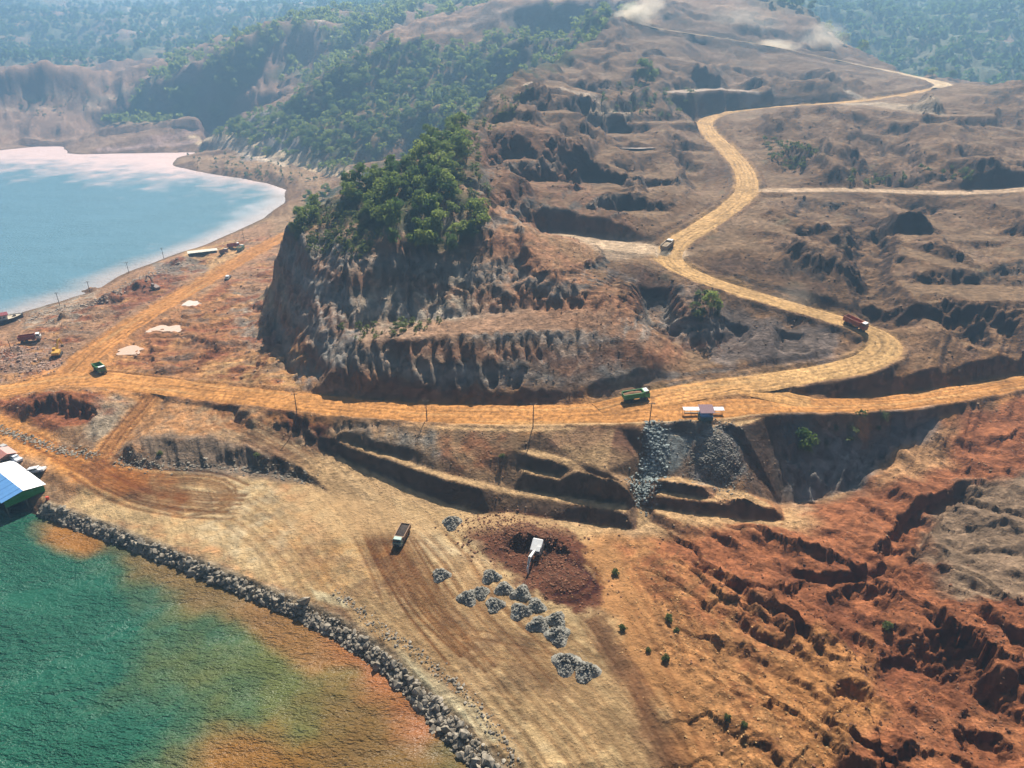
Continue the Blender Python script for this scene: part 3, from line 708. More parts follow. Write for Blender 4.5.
tracks([(150,385),(200,392),(260,396),(320,404)], 5, 1.4, .5, 12)
tracks([(640,560),(660,600),(700,660),(760,768)], 6, 5, .5, 13)
tracks([(150,375),(190,370),(215,355),(200,335)], 4, .8, .7, 14)
tracks([(255,380),(272,350),(268,310),(285,285)], 4, 1.0, .8, 15)
tracks([(460,640),(500,640),(560,660)], 7, 4, .8, 16)
tracks([(40,385),(75,372),(95,352),(115,338),(150,315)], 8, 2, .7, 17); tracks([(40,380),(90,374),(130,380),(180,388),(240,394)], 8, 2, .7, 18); tracks([(20,436),(60,457),(90,470),(130,484),(170,495)], 8, 1.6, .8, 19); tracks([(230,400),(220,420),(250,430),(300,455)], 6, 2, .7, 20)
C = C * (1 - .85 * trk[..., None] * np.array([.85, 1.0, 1.08]))
ZG -= trk * .22
# random tone, then level tops lighter and steep faces darker by slope
C = C * np.clip(1 + .42 * n2[..., None] + .30 * n1[..., None] + .25 * fbm(X / 1.8, Y / 1.8, 1031, 3)[..., None], .35, 1.8)
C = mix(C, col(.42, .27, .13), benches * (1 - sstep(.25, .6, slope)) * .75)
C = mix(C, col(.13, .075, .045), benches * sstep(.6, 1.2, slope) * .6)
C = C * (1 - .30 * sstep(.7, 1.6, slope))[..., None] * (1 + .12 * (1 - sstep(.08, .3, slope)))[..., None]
wet = 1 - sstep(.1, 1.0, ZG)
C = C * (1 - .45 * wet)[..., None]
print('colour', round(time.time() - T0, 1))
# ------------------------------------------------------------------ materials
def new_mat(name):
    m = bpy.data.materials.new(name); m.use_nodes = True
    nt = m.node_tree; b = nt.nodes['Principled BSDF']
    return m, nt, b
def N(nt, t, **kw):
    n = nt.nodes.new(t)
    for k_, v_ in kw.items():
        if k_ in n.inputs: n.inputs[k_].default_value = v_
        else: setattr(n, k_, v_)
    return n
def earth_mat(name, strength=.85, attr='soil', scale=1.0, rough=.95):
    m, nt, b = new_mat(name)
    L = nt.links.new
    at = N(nt, 'ShaderNodeAttribute', attribute_name=attr)
    tc = N(nt, 'ShaderNodeTexCoord')
    a = N(nt, 'ShaderNodeTexNoise', Scale=.55 * scale, Detail=8.0, Roughness=.68)
    c = N(nt, 'ShaderNodeTexNoise', Scale=2.6 * scale, Detail=5.0, Roughness=.7)
    vo = N(nt, 'ShaderNodeTexVoronoi', Scale=1.3 * scale)
    for q in (a, c, vo): L(tc.outputs['Object'], q.inputs['Vector'])
    mr = N(nt, 'ShaderNodeMapRange'); mr.inputs[1].default_value = .32; mr.inputs[2].default_value = .68; mr.inputs[3].default_value = .38; mr.inputs[4].default_value = 1.62
    L(a.outputs[0], mr.inputs[0])
    m2 = N(nt, 'ShaderNodeMapRange'); m2.inputs[1].default_value = .3; m2.inputs[2].default_value = .7; m2.inputs[3].default_value = .6; m2.inputs[4].default_value = 1.4
    L(c.outputs[0], m2.inputs[0])
    mq = N(nt, 'ShaderNodeMath', operation='MULTIPLY'); L(mr.outputs[0], mq.inputs[0]); L(m2.outputs[0], mq.inputs[1])
    mu = N(nt, 'ShaderNodeMix'); mu.inputs[2].default_value = 1.0; L(at.outputs['Alpha'], mu.inputs[0]); L(mq.outputs[0], mu.inputs[3])
    vm = N(nt, 'ShaderNodeVectorMath', operation='SCALE'); L(at.outputs['Color'], vm.inputs[0]); L(mu.outputs[0], vm.inputs['Scale'])
    L(vm.outputs[0], b.inputs['Base Color'])
    ad = N(nt, 'ShaderNodeMath', operation='ADD'); L(a.outputs[0], ad.inputs[0])
    m3 = N(nt, 'ShaderNodeMath', operation='MULTIPLY'); m3.inputs[1].default_value = .45; L(c.outputs[0], m3.inputs[0]); L(m3.outputs[0], ad.inputs[1])
    a4 = N(nt, 'ShaderNodeMath', operation='ADD'); m5 = N(nt, 'ShaderNodeMath', operation='MULTIPLY'); m5.inputs[1].default_value = .25
    L(vo.outputs[0], m5.inputs[0]); L(ad.outputs[0], a4.inputs[0]); L(m5.outputs[0], a4.inputs[1])
    bu = N(nt, 'ShaderNodeBump', Strength=strength, Distance=.9); L(a4.outputs[0], bu.inputs['Height'])
    L(bu.outputs[0], b.inputs['Normal'])
    b.inputs['Roughness'].default_value = rough
    b.inputs['Specular IOR Level'].default_value = .15
    return m
def flat_mat(name, c, rough=.7, metal=0.0, var=.25, scale=3.0, spec=.3):
    m, nt, b = new_mat(name); L = nt.links.new
    tc = N(nt, 'ShaderNodeTexCoord'); n = N(nt, 'ShaderNodeTexNoise', Scale=scale, Detail=5.0)
    L(tc.outputs['Object'], n.inputs['Vector'])
    cr = N(nt, 'ShaderNodeMix', data_type='RGBA')
    cr.inputs[6].default_value = (*[v * (1 - var) for v in c], 1); cr.inputs[7].default_value = (*[min(1, v * (1 + var)) for v in c], 1)
    L(n.outputs[0], cr.inputs[0]); L(cr.outputs[2], b.inputs['Base Color'])
    b.inputs['Roughness'].default_value = rough; b.inputs['Metallic'].default_value = metal
    b.inputs['Specular IOR Level'].default_value = spec
    return m
M_GROUND = earth_mat('earth')
M_ROAD = earth_mat('dirt_road', .25, scale=1.4)

def link(o, parent=None):
    COL.objects.link(o)
    if parent is not None: o.parent = parent
    return o
def tag(o, label=None, cat=None, group=None, kind=None):
    if label: o['label'] = label
    if cat: o['category'] = cat
    if group: o['group'] = group
    if kind: o['kind'] = kind
    return o
def mesh_np(name, v, f, mat=None, smooth=True, cols=None, parent=None):
    me = bpy.data.meshes.new(name)
    v = np.asarray(v, np.float32); f = np.asarray(f, np.int32)
    me.vertices.add(len(v)); me.vertices.foreach_set('co', v.ravel())
    k_ = f.shape[1]
    me.loops.add(f.size); me.loops.foreach_set('vertex_index', f.ravel())
    me.polygons.add(len(f)); me.polygons.foreach_set('loop_start', np.arange(0, f.size, k_, dtype=np.int32))
    me.polygons.foreach_set('use_smooth', np.full(len(f), smooth))
    me.update(calc_edges=True)
    if cols is not None:
        at = me.attributes.new('soil', 'FLOAT_COLOR', 'POINT')
        at.data.foreach_set('color', (cols if cols.shape[1] == 4 else np.c_[cols, np.ones(len(cols))]).astype(np.float32).ravel())
    if mat: me.materials.append(mat)
    o = bpy.data.objects.new(name, me)
    return link(o, parent)
def grid_faces(nr, nc):
    i = np.arange(nr - 1)[:, None] * nc + np.arange(nc - 1)[None, :]
    return np.stack([i, i + 1, i + nc + 1, i + nc], -1).reshape(-1, 4)

V = np.stack([X, Y, ZG], -1).reshape(-1, 3)
print('grid', NR, NC, NR * NC * 2)
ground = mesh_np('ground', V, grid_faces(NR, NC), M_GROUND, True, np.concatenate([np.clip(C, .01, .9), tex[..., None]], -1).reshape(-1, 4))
tag(ground, kind='structure')

# roads: ribbons with ruts, laid over their cut beds
def road(name, key, tone, lift=0.0, ends=(0, 0)):
    p = RL[key]; w = RW[key] + .35; nx_ = 33
    q = smooth_line(p, .8, 4)
    t = np.gradient(q[:, :2], axis=0); t /= np.linalg.norm(t, axis=1)[:, None] + 1e-9
    nrm = np.stack([t[:, 1], -t[:, 0]], 1)
    s = np.linspace(-1, 1, nx_)
    L = np.r_[0, np.cumsum(np.hypot(*np.diff(q[:, :2], axis=0).T))]
    wj = w * (1 + (.16 * gn(L / 9, L * 0, 3) + .16 * gn(L / 23, L * 0, 13))[:, None] * np.sign(s)[None, :] * (np.abs(s)[None, :] > .5))
    if key == 'main': wj = wj - sstep(45, 80, q[:, 0])[:, None] * 1.5
    x = q[:, None, 0] + nrm[:, None, 0] * s[None, :] * wj; y = q[:, None, 1] + nrm[:, None, 1] * s[None, :] * wj
    lat = s[None, :] * w; LL = L[:, None] + 0 * lat
    wob = lat + fbm(LL / 30, LL * 0, 21, 2) * 1.6
    rut = fbm(wob / 1.1, LL / 40, 31, 3)
    z = q[:, None, 2] + .04 + lift + rut * .10 - sstep(.8, 1., np.abs(s))[None, :] * .26 + fbm(x / 4, y / 4, 41, 3) * .05
    c0 = np.array(tone)[None, None, :] * np.ones((len(q), nx_, 1))
    if key == 'haul': w0 = sstep(0, 70, L)[:, None, None]; c0 = c0 * w0 + np.array([.40, .18, .053]) * (1 - w0)
    c = c0 * (1 + .30 * rut[..., None]) * (1 + .38 * fbm(x / 9, y / 9, 44, 4)[..., None])
    c = c * (1 - .25 * sstep(.2, .6, fbm(wob / 1.6, LL / 70, 49, 3))[..., None])
    c = c * (1 + .35 * fbm(L / 18, L * 0 + lat.mean(), 51, 3))[:, None, None]
    for off in (-2.7, -.7, 1.0, 3.0): c = c * (1 - .32 * np.exp(-((wob - off) / .38) ** 2) * sstep(-.5, .2, fbm(LL / 20, LL * 0 + off, 53, 2)))[..., None]
    pale = sstep(.1, .5, fbm(wob / 2.4, LL / 60, 47, 3))[..., None]
    c = c * (1 - .35 * pale) + np.array([.52, .33, .14]) * .35 * pale
    o = mesh_np(name, np.stack([x, y, z], -1).reshape(-1, 3), grid_faces(len(q), nx_)[:, ::-1], M_ROAD, True, np.clip(c, .01, .9).reshape(-1, 3))
    return tag(o, kind='structure')
road('main_road', 'main', (.40, .18, .053), .03)
road('haul_road', 'haul', (.42, .25, .10), .015)
road('coast_road', 'coast', (.38, .165, .048), .0)
road('fork_road', 'fork', (.42, .22, .075), .022)
road('upper_haul_road', 'upper', (.50, .36, .21), .0)

# ------------------------------------------------------------------ water
def water_sheet():
    yy = np.concatenate([np.linspace(40, 200, 200), np.geomspace(201.5, 1100, 160)])
    s = np.linspace(-1, .15, 220)
    wx_ = (.80 * yy + 60)[:, None] * s[None, :]; wy_ = np.repeat(yy[:, None], len(s), 1)
    depth = np.maximum(0, -samp(ZG, wx_, np.clip(wy_, 52.1, 2600)))
    sea = 1 - sstep(215, 240, wy_)
    n = fbm(wx_ / 26, wy_ / 26, 2001, 4); nf = fbm(wx_ / 9, wy_ / 9, 2011, 4)
    c = np.broadcast_to(col(.013, .095, .056), wx_.shape + (3,)).copy()
    def blob(px, py, rx, ry, ang=0, pw=1.0):
        bx, by, _ = PZ(px, py, 0); a = R(ang)
        dx_, dy_ = wx_ - bx, wy_ - by
        u_, v_ = dx_ * math.cos(a) + dy_ * math.sin(a), -dx_ * math.sin(a) + dy_ * math.cos(a)
        d = np.sqrt((u_ / rx) ** 2 + (v_ / ry) ** 2) + n * .6 + nf * .35
        return (1 - sstep(.35, 1.25, d)) * pw * sea
    c = mix(c, col(.10, .115, .032), blob(330, 690, 42, 34, -45))
    c = mix(c, col(.12, .105, .03), blob(210, 560, 40, 16, -28, .9))
    c = mix(c, col(.26, .105, .02), blob(255, 755, 15, 8, -10, .8))
    c = mix(c, col(.17, .085, .022), blob(390, 745, 20, 14, -40, .85))
    c = mix(c, col(.30, .105, .035), blob(375, 665, 26, 6, -52, .9))
    c = mix(c, col(.30, .12, .035), blob(290, 630, 22, 6, -38, .7))
    c = mix(c, col(.34, .13, .02), blob(75, 540, 14, 4.5, -25, .85))
    c = mix(c, col(.20, .11, .04), blob(190, 580, 34, 6, -30, .7))
    # lake: paler, milky pink where the mud runs in
    c = mix(c, col(.105, .215, .265), 1 - sea)
    lk = 1 - sea
    shore = 1 - sstep(.0, 2.6, depth + n * 1.0)
    c = mix(c, col(.42, .36, .33), shore * lk * .85)
    far = sstep(590, 730, wy_ + n * 90 + nf * 25 + (wx_ + 330) * .35)
    c = mix(c, col(.78, .56, .50), far * lk * .92)
    rt = sstep(-.3, .15, (wx_ + 165 + n * 30 + nf * 10) / 150) * sstep(300, 380, wy_) * lk
    c = mix(c, col(.70, .62, .60), rt * .85)
    z = np.zeros_like(wx_)
    def water_mat(name, wave, rough, sc1, sc2):
        m, nt, b = new_mat(name); L = nt.links.new
        at = N(nt, 'ShaderNodeAttribute', attribute_name='soil'); L(at.outputs['Color'], b.inputs['Base Color'])
        tc = N(nt, 'ShaderNodeTexCoord'); mp = N(nt, 'ShaderNodeMapping'); mp.inputs['Rotation'].default_value = (0, 0, R(28)); mp.inputs['Scale'].default_value = (.8, 1.5, 1)
        L(tc.outputs['Object'], mp.inputs[0])
        wa1 = N(nt, 'ShaderNodeTexNoise', Scale=sc1, Detail=3.0, Roughness=.6); wa2 = N(nt, 'ShaderNodeTexNoise', Scale=sc2, Detail=2.0, Roughness=.6); wa0 = N(nt, 'ShaderNodeTexNoise', Scale=sc1 * .16, Detail=2.0)
        for q in (wa1, wa2, wa0): L(mp.outputs[0], q.inputs['Vector'])
        mu = N(nt, 'ShaderNodeMath', operation='MULTIPLY_ADD'); mu.inputs[1].default_value = .42; L(wa2.outputs[0], mu.inputs[0]); L(wa1.outputs[0], mu.inputs[2])
        gust = N(nt, 'ShaderNodeMapRange'); gust.inputs[1].default_value = .3; gust.inputs[2].default_value = .7; gust.inputs[3].default_value = .35; gust.inputs[4].default_value = 1.3; L(wa0.outputs[0], gust.inputs[0])
        m2 = N(nt, 'ShaderNodeMath', operation='MULTIPLY'); L(mu.outputs[0], m2.inputs[0]); L(gust.outputs[0], m2.inputs[1])
        bu = N(nt, 'ShaderNodeBump', Strength=1.0, Distance=wave); L(m2.outputs[0], bu.inputs['Height']); L(bu.outputs[0], b.inputs['Normal'])
        b.inputs['Roughness'].default_value = rough; b.inputs['IOR'].default_value = 1.33
        return m
    P_ = np.stack([wx_, wy_, z], -1); i_ = int(np.searchsorted(yy, 228)); c = np.clip(c, .003, .9)
    for nm, sl, m in (('sea', slice(0, i_ + 1), water_mat('sea_water', 1.7, .30, .5, 1.9)), ('lake', slice(i_, None), water_mat('lake_water', .9, .32, .2, .8))):
        q = P_[sl]; tag(mesh_np(nm, q.reshape(-1, 3), grid_faces(q.shape[0], q.shape[1]), m, True, c[sl].reshape(-1, 3)), kind='structure')
water_sheet()
print('setting', round(time.time() - T0, 1))
# ------------------------------------------------------------------ trees
def leaf_mat(name, c0, c1):
    m, nt, b = new_mat(name); L = nt.links.new
    g_ = N(nt, 'ShaderNodeNewGeometry'); oi = N(nt, 'ShaderNodeObjectInfo')
    tc = N(nt, 'ShaderNodeTexCoord'); n = N(nt, 'ShaderNodeTexNoise', Scale=.35, Detail=3.0); L(g_.outputs['Position'], n.inputs['Vector'])
    ad = N(nt, 'ShaderNodeMath', operation='ADD'); L(n.outputs[0], ad.inputs[0]); L(oi.outputs['Random'], ad.inputs[1])
    mr = N(nt, 'ShaderNodeMapRange'); mr.inputs[1].default_value = .4; mr.inputs[2].default_value = 1.6; L(ad.outputs[0], mr.inputs[0])
    mx = N(nt, 'ShaderNodeMix', data_type='RGBA'); mx.inputs[6].default_value = (*c0, 1); mx.inputs[7].default_value = (*c1, 1)
    L(mr.outputs[0], mx.inputs[0]); L(mx.outputs[2], b.inputs['Base Color'])
    b.inputs['Roughness'].default_value = .6; b.inputs['Specular IOR Level'].default_value = .2
    tr = N(nt, 'ShaderNodeBsdfTranslucent'); L(mx.outputs[2], tr.inputs[0])
    ms = N(nt, 'ShaderNodeMixShader'); ms.inputs[0].default_value = .5
    L(b.outputs[0], ms.inputs[1]); L(tr.outputs[0], ms.inputs[2]); L(ms.outputs[0], nt.nodes['Material Output'].inputs[0])
    return m
M_LEAF = leaf_mat('leaves', (.055, .115, .024), (.28, .33, .07))
M_LEAF2 = leaf_mat('scrub_leaves', (.09, .12, .035), (.22, .25, .075))
M_BARK = flat_mat('bark', (.12, .085, .06), .9)
def crown_arrays(r_, h, rad, base, nl, leaf, lobes=9):
    """leaf-sized faces spread over uneven lobes"""
    cs = []
    for k_ in range(lobes):
        a = r_.uniform(0, 6.283); q = r_.uniform(.15, .75) * rad; zz = base + (h - base) * r_.uniform(.12, .82)
        cs.append((math.cos(a) * q, math.sin(a) * q, zz, rad * r_.uniform(.38, .62)))
    cs.append((0, 0, base + (h - base) * .66, rad * .7))
    cs = np.array(cs)
    idx = r_.integers(0, len(cs), nl)
    d = r_.normal(size=(nl, 3)); d /= np.linalg.norm(d, axis=1)[:, None]; d[:, 2] = np.where(d[:, 2] < -.35, -d[:, 2] * .6, d[:, 2])
    p = cs[idx, :3] + d * cs[idx, 3:4] * r_.uniform(.62, 1.06, (nl, 1)) * np.array([1, 1, .85])
    nrm = d + r_.normal(0, .55, (nl, 3)); nrm /= np.linalg.norm(nrm, axis=1)[:, None]
    t = np.cross(nrm, r_.normal(size=(nl, 3))); t /= np.linalg.norm(t, axis=1)[:, None] + 1e-9
    b = np.cross(nrm, t); s = leaf * r_.uniform(.6, 1.3, (nl, 1))
    v = np.stack([p - t * s, p - b * s * .8 + nrm * s * .15, p + t * s, p + b * s * .8 - nrm * s * .1], 1).reshape(-1, 3)
    f = np.arange(nl * 4).reshape(-1, 4)
    return v, f
def tube_mesh(bm, pts, rads, n=6):
    rings = []
    for k_, (p, r_) in enumerate(zip(pts, rads)):
        p = Vector(p); d = (Vector(pts[min(k_ + 1, len(pts) - 1)]) - Vector(pts[max(0, k_ - 1)])).normalized()
        a = d.orthogonal().normalized(); b = d.cross(a)
        rings.append([bm.verts.new(p + (a * math.cos(q * 6.2832 / n) + b * math.sin(q * 6.2832 / n)) * r_) for q in range(n)])
    for r0, r1 in zip(rings[:-1], rings[1:]):
        for q in range(n): bm.faces.new((r0[q], r0[(q + 1) % n], r1[(q + 1) % n], r1[q]))
    bm.faces.new(rings[0][::-1]); bm.faces.new(rings[-1])
def trunk_mesh(name, r_, h, rad):
    bm = bmesh.new()
    top = (r_.uniform(-.3, .3), r_.uniform(-.3, .3), h * .72)
    tube_mesh(bm, [(0, 0, -1.2), (0.05, 0, h * .2), (top[0] * .5, top[1] * .5, h * .45), top], [h * .035, h * .028, h * .02, h * .008])
    for k_ in range(5):
        a = r_.uniform(0, 6.28); z0 = h * r_.uniform(.25, .5)
        tube_mesh(bm, [(0, 0, z0), (math.cos(a) * rad * .35, math.sin(a) * rad * .35, z0 + h * .13), (math.cos(a) * rad * .7, math.sin(a) * rad * .7, z0 + h * .24)], [h * .014, h * .01, h * .004], 5)
    me = bpy.data.meshes.new(name); bm.to_mesh(me); bm.free(); me.materials.append(M_BARK)
    return me
def crown_mesh(name, *a, mat=None):
    v, f = crown_arrays(*a)
    me = bpy.data.meshes.new(name); me.from_pydata(v.tolist(), [], f.tolist()); me.materials.append(mat or M_LEAF)
    return me
r0 = np.random.default_rng(3)
TREES = []
for k_ in range(6):
    h, rad = (6.2, 2.9) if k_ < 3 else (7.4, 3.0)
    rad *= r0.uniform(.85, 1.15)
    TREES.append((trunk_mesh('trunk', r0, h, rad), crown_mesh('crown', r0, h, rad, h * (.12 if k_ < 3 else .22), 620, .36)))
def plant_tree(x, y, s, label, group, kind=None, name='broadleaf_tree'):
    kind = random.randrange(6) if kind is None else kind
    tm_, cm_ = TREES[kind]
    e = bpy.data.objects.new(name, None); e.empty_display_size = .5
    e.location = (x, y, Hgt(x, y) - .15); e.rotation_euler = (0, 0, random.uniform(0, 6.28)); e.scale = (s * random.uniform(.9, 1.1), s * random.uniform(.9, 1.1), s * random.uniform(.85, 1.2))
    link(e); tag(e, label, 'tree', group)
    link(bpy.data.objects.new('trunk', tm_), e); link(bpy.data.objects.new('crown', cm_), e)
    return e
def in_poly(px, py, P):
    ins = False
    for (ax, ay), (bx, by) in zip(P, P[1:] + P[:1]):
        if (ay > py) != (by > py) and px < (bx - ax) * (py - ay) / (by - ay) + ax: ins = not ins
    return ins
placed = []
def scatter_px(P, n, gap, tries=6000, seed=1):
    r_ = random.Random(seed); out = []
    xs = [p[0] for p in P]; ys_ = [p[1] for p in P]
    for _ in range(tries):
        if len(out) >= n: break
        px, py = r_.uniform(min(xs), max(xs)), r_.uniform(min(ys_), max(ys_))
        if not in_poly(px, py, P): continue
        x, y, z = hit(px, py)
        if z < .8 or samp(roadmask, np.array([x]), np.array([y]))[0] > .05: continue
        g_ = gap
        if any((x - a) ** 2 + (y - b) ** 2 < g_ * g_ for a, b in placed): continue
        placed.append((x, y)); out.append((x, y))
    return out
g1, g2 = 'trees crowning the grey cliff hill', 'trees of the steep wood behind the bay'
for x, y in scatter_px([(368,205),(395,180),(430,182),(480,215),(485,245),(455,255),(410,255),(372,243)], 46, 2.6, seed=2):
    sc__ = random.uniform(.8, 1.25)
    plant_tree(x, y, sc__, '%s tree at the brink of the grey cliff, below the hill crest' % ('large spreading' if sc__ > 1.1 else ('medium dense' if sc__ > .95 else 'small bushy')), g1)
for x, y in scatter_px([(335,195),(400,160),(440,126),(470,126),(470,160),(440,185),(395,180),(350,215)], 60, 2.9, seed=3):
    sc__ = random.uniform(.7, 1.2)
    plant_tree(x, y, sc__, '%s tree on the ridge crest of the cliff hill, above the brink trees' % ('large' if sc__ > 1.03 else ('medium' if sc__ > .86 else 'small')), 'trees on the ridge crest of the cliff hill')
for x, y in scatter_px([(284,228),(300,200),(330,190),(335,205),(312,226),(292,238)], 18, 2.4, seed=4):
    plant_tree(x, y, random.uniform(.7, 1.1), 'dark green tree on the lakeward shoulder of the cliff hill', 'trees on the lakeward shoulder of the cliff hill')
for x, y in scatter_px([(215,136),(250,125),(312,92),(345,62),(390,48),(430,50),(470,52),(490,80),(470,118),(420,120),(385,140),(345,160),(300,150)], 165, 6.0, 9000, seed=5):
    z_ = Hgt(x, y); sc__ = random.uniform(1.1, 1.8)
    zone = 'at the foot of' if z_ < 32 else ('halfway up' if z_ < 62 else 'on the crest of')
    plant_tree(x, y, sc__, '%s tree %s the steep wood behind the bay' % ('big round crowned' if sc__ > 1.52 else ('middling green' if sc__ > 1.3 else 'small dark'), zone), 'trees %s the steep wood' % zone)
print('trees', len(placed), round(time.time() - T0, 1))
# far woods, read as one mass each
def far_wood(name, pts, sizes, nl, leaf, seed, mat=M_LEAF):
    r_ = np.random.default_rng(seed); VV = []; FF = []; off = 0
    tmpl = [crown_arrays(r_, 7, 3.6, .6, nl, leaf, 6) for _ in range(5)]
    for (x, y), s in zip(pts, sizes):
        v, f = tmpl[r_.integers(0, 5)]; a = r_.uniform(0, 6.28); ca_, sa_ = math.cos(a), math.sin(a)
        z = Hgt(x, y)
        w = np.stack([(v[:, 0] * ca_ - v[:, 1] * sa_) * s + x, (v[:, 0] * sa_ + v[:, 1] * ca_) * s + y, v[:, 2] * s * r_.uniform(.8, 1.3) + z - .5], 1)
        VV.append(w); FF.append(f + off); off += len(v)
    if not VV: return
    o = mesh_np(name, np.concatenate(VV), np.concatenate(FF), mat, False)
    return o
def field_pts(cond, n, seed, y0, y1, x0, x1):
    r_ = np.random.default_rng(seed)
    k_ = n * 6
    x = r_.uniform(x0, x1, k_); y = r_.uniform(y0, y1, k_)
    gv = samp(green, x, y)
    m = (r_.uniform(0, 1, k_) < gv ** 1.5) & cond(x, y) & (np.abs(x) < .72 * y + 40)
    return list(zip(x[m], y[m]))[:n]
far_pts = field_pts(lambda x, y: np.ones_like(x, bool), 3400, 11, 1190, 2150, -1500, 100)
tag(far_wood('far_wood', far_pts, np.random.default_rng(1).uniform(1.1, 2.2, len(far_pts)), 26, 1.7, 1), 'hazy blue green wood over the far mountain across the lake', kind='stuff')
rp = field_pts(lambda x, y: (y > 740 + (500 - x) * .0), 2600, 12, 740, 1500, 200, 1100)
tag(far_wood('mountain_wood', rp, np.random.default_rng(2).uniform(1.1, 2.1, len(rp)), 34, 1.4, 2), 'hazy wood on the mountain behind the mined hilltop', kind='stuff')
mp_ = field_pts(lambda x, y: np.ones_like(x, bool), 1300, 13, 845, 1180, -480, 60)
tag(far_wood('ridge_wood', mp_, np.random.default_rng(3).uniform(.8, 1.6, len(mp_)), 40, 1.2, 3), 'patchy wood on the ridge behind the bay', kind='stuff')
hp = [p for p in field_pts(lambda x, y: (y > 560) & (x < 110), 1500, 14, 560, 845, -330, 130) if all((p[0] - a) ** 2 + (p[1] - b) ** 2 > 16 for a, b in placed)][:900]
tag(far_wood('slope_wood', hp, np.random.default_rng(4).uniform(.5, 1.2, len(hp)), 60, .9, 4), 'undergrowth and small trees filling the steep wood', kind='stuff')
# scrub on the cliffs and slopes
def scrub(name, polys, n, label, seed, s0=.15, s1=.4):
    pts = []; r_ = random.Random(seed)
    for P, k_ in polys:
        for _ in range(k_):
            for _t in range(30):
                px = r_.uniform(min(p[0] for p in P), max(p[0] for p in P)); py = r_.uniform(min(p[1] for p in P), max(p[1] for p in P))
                if in_poly(px, py, P): break
            x, y, z = hit(px, py)
            if z > 1 and samp(roadmask, np.array([x]), np.array([y]))[0] < .05: pts.append((x, y))
    o = far_wood(name, pts, [r_.uniform(s0, s1) for _ in pts], 40, 1.0, seed, M_LEAF2)
    return tag(o, label, kind='stuff')
scrub('cliff_scrub', [([(295,215),(345,205),(385,235),(360,260),(320,255),(295,245)], 200), ([(440,170),(490,190),(490,225),(470,225)], 50), ([(345,190),(440,135),(480,125),(480,180),(440,200),(370,220)], 260),
      ([(330,330),(450,318),(440,330),(350,345)], 35), ([(470,150),(520,110),(540,80),(500,100),(480,125)], 50)], 0, 'low scrub on the brow of the cliff hill', 21)
scrub('slope_scrub', [([(600,85),(700,90),(690,120),(600,115)], 50), ([(690,290),(720,300),(715,330),(690,320)], 14), ([(764,140),(820,150),(800,175),(764,160)], 50), ([(840,175),(980,165),(980,190),(850,188)], 30), ([(180,150),(300,165),(340,180),(280,185),(190,170)], 90), ([(20,100),(160,80),(160,115),(20,120)], 70),
      ([(790,415),(890,415),(870,450),(800,450)], 8)], 0, 'sparse scrub on the worked slopes', 22, .2, .6)
print('woods', round(time.time() - T0, 1))
# ------------------------------------------------------------------ small builders
def surf(x, y):
    """top of the land, or of the road laid on it"""
    z = Hgt(x, y)
    for k_ in ('main', 'haul', 'coast', 'upper'):
        D_, Z_ = RF[k_]
        if samp(D_, np.array([x]), np.array([y]))[0] < RW[k_] * .8: z = max(z, float(samp(Z_, np.array([x]), np.array([y]))[0]) + .06)
    return z
def bm_box(bm, c, s, bev=0.0, top=(1, 1), shift=(0, 0)):
    """box of size s about c; top narrows and shifts the upper face"""
    vs = []
    for dz in (-1, 1):
        kx, ky = (1, 1) if dz < 0 else top; ox, oy = (0, 0) if dz < 0 else shift
        for dx_, dy_ in ((-1, -1), (1, -1), (1, 1), (-1, 1)):
            vs.append(bm.verts.new((c[0] + dx_ * s[0] / 2 * kx + ox, c[1] + dy_ * s[1] / 2 * ky + oy, c[2] + dz * s[2] / 2)))
    fs_ = [bm.faces.new([vs[q] for q in f]) for f in ((3, 2, 1, 0), (4, 5, 6, 7), (0, 1, 5, 4), (1, 2, 6, 5), (2, 3, 7, 6), (3, 0, 4, 7))]
    if bev:
        ed = list({e for f in fs_ for e in f.edges})
        bmesh.ops.bevel(bm, geom=ed, offset=bev, segments=2, affect='EDGES', profile=.5)
def bm_cyl(bm, a, b, r1, r2=None, n=14):
    tube_mesh(bm, [a, b], [r1, r1 if r2 is None else r2], n)
def finish(name, bm, mat, parent=None, smooth=False):
    me = bpy.data.meshes.new(name); bmesh.ops.recalc_face_normals(bm, faces=bm.faces[:]); bm.to_mesh(me); bm.free()
    if smooth:
        for p in me.polygons: p.use_smooth = True
    me.materials.append(mat)
    return link(bpy.data.objects.new(name, me), parent)
def part(name, mat, parent, *boxes, smooth=False):
    bm = bmesh.new()
    for b in boxes: bm_box(bm, *b)
    return finish(name, bm, mat, parent, smooth)
def empty(name, loc, rz=0):
    e = bpy.data.objects.new(name, None); e.empty_display_size = .5; e.location = loc; e.rotation_euler = (0, 0, rz)
    return link(e)
def heading(p0, p1):
    a, b = hit(*p0), hit(*p1); return math.atan2(b[1] - a[1], b[0] - a[0])
def tilt_to_ground(e, L=3.0):
    """lean a vehicle with the ground under it"""
    x, y, rz = e.location.x, e.location.y, e.rotation_euler.z
    c, s = math.cos(rz), math.sin(rz)
    zf, zb = surf(x + c * L, y + s * L), surf(x - c * L, y - s * L)
    e.rotation_euler = (0, -math.atan2(zf - zb, 2 * L) * .9, rz); e.location.z = max((zf + zb) / 2, surf(x, y) - .1) + .02
MV = {}
def vm(name, c, rough=.45, metal=0.0, var=.18, spec=.4):
    if name not in MV: MV[name] = flat_mat(name, c, rough, metal, var, 1.3, spec)
    return MV[name]
RUB = vm('tyre_rubber', (.02, .019, .018), .9); STEEL = vm('dusty_steel', (.16, .13, .10), .6); GLS = vm('cab_glass', (.02, .03, .035), .12, 0, .1, .6)
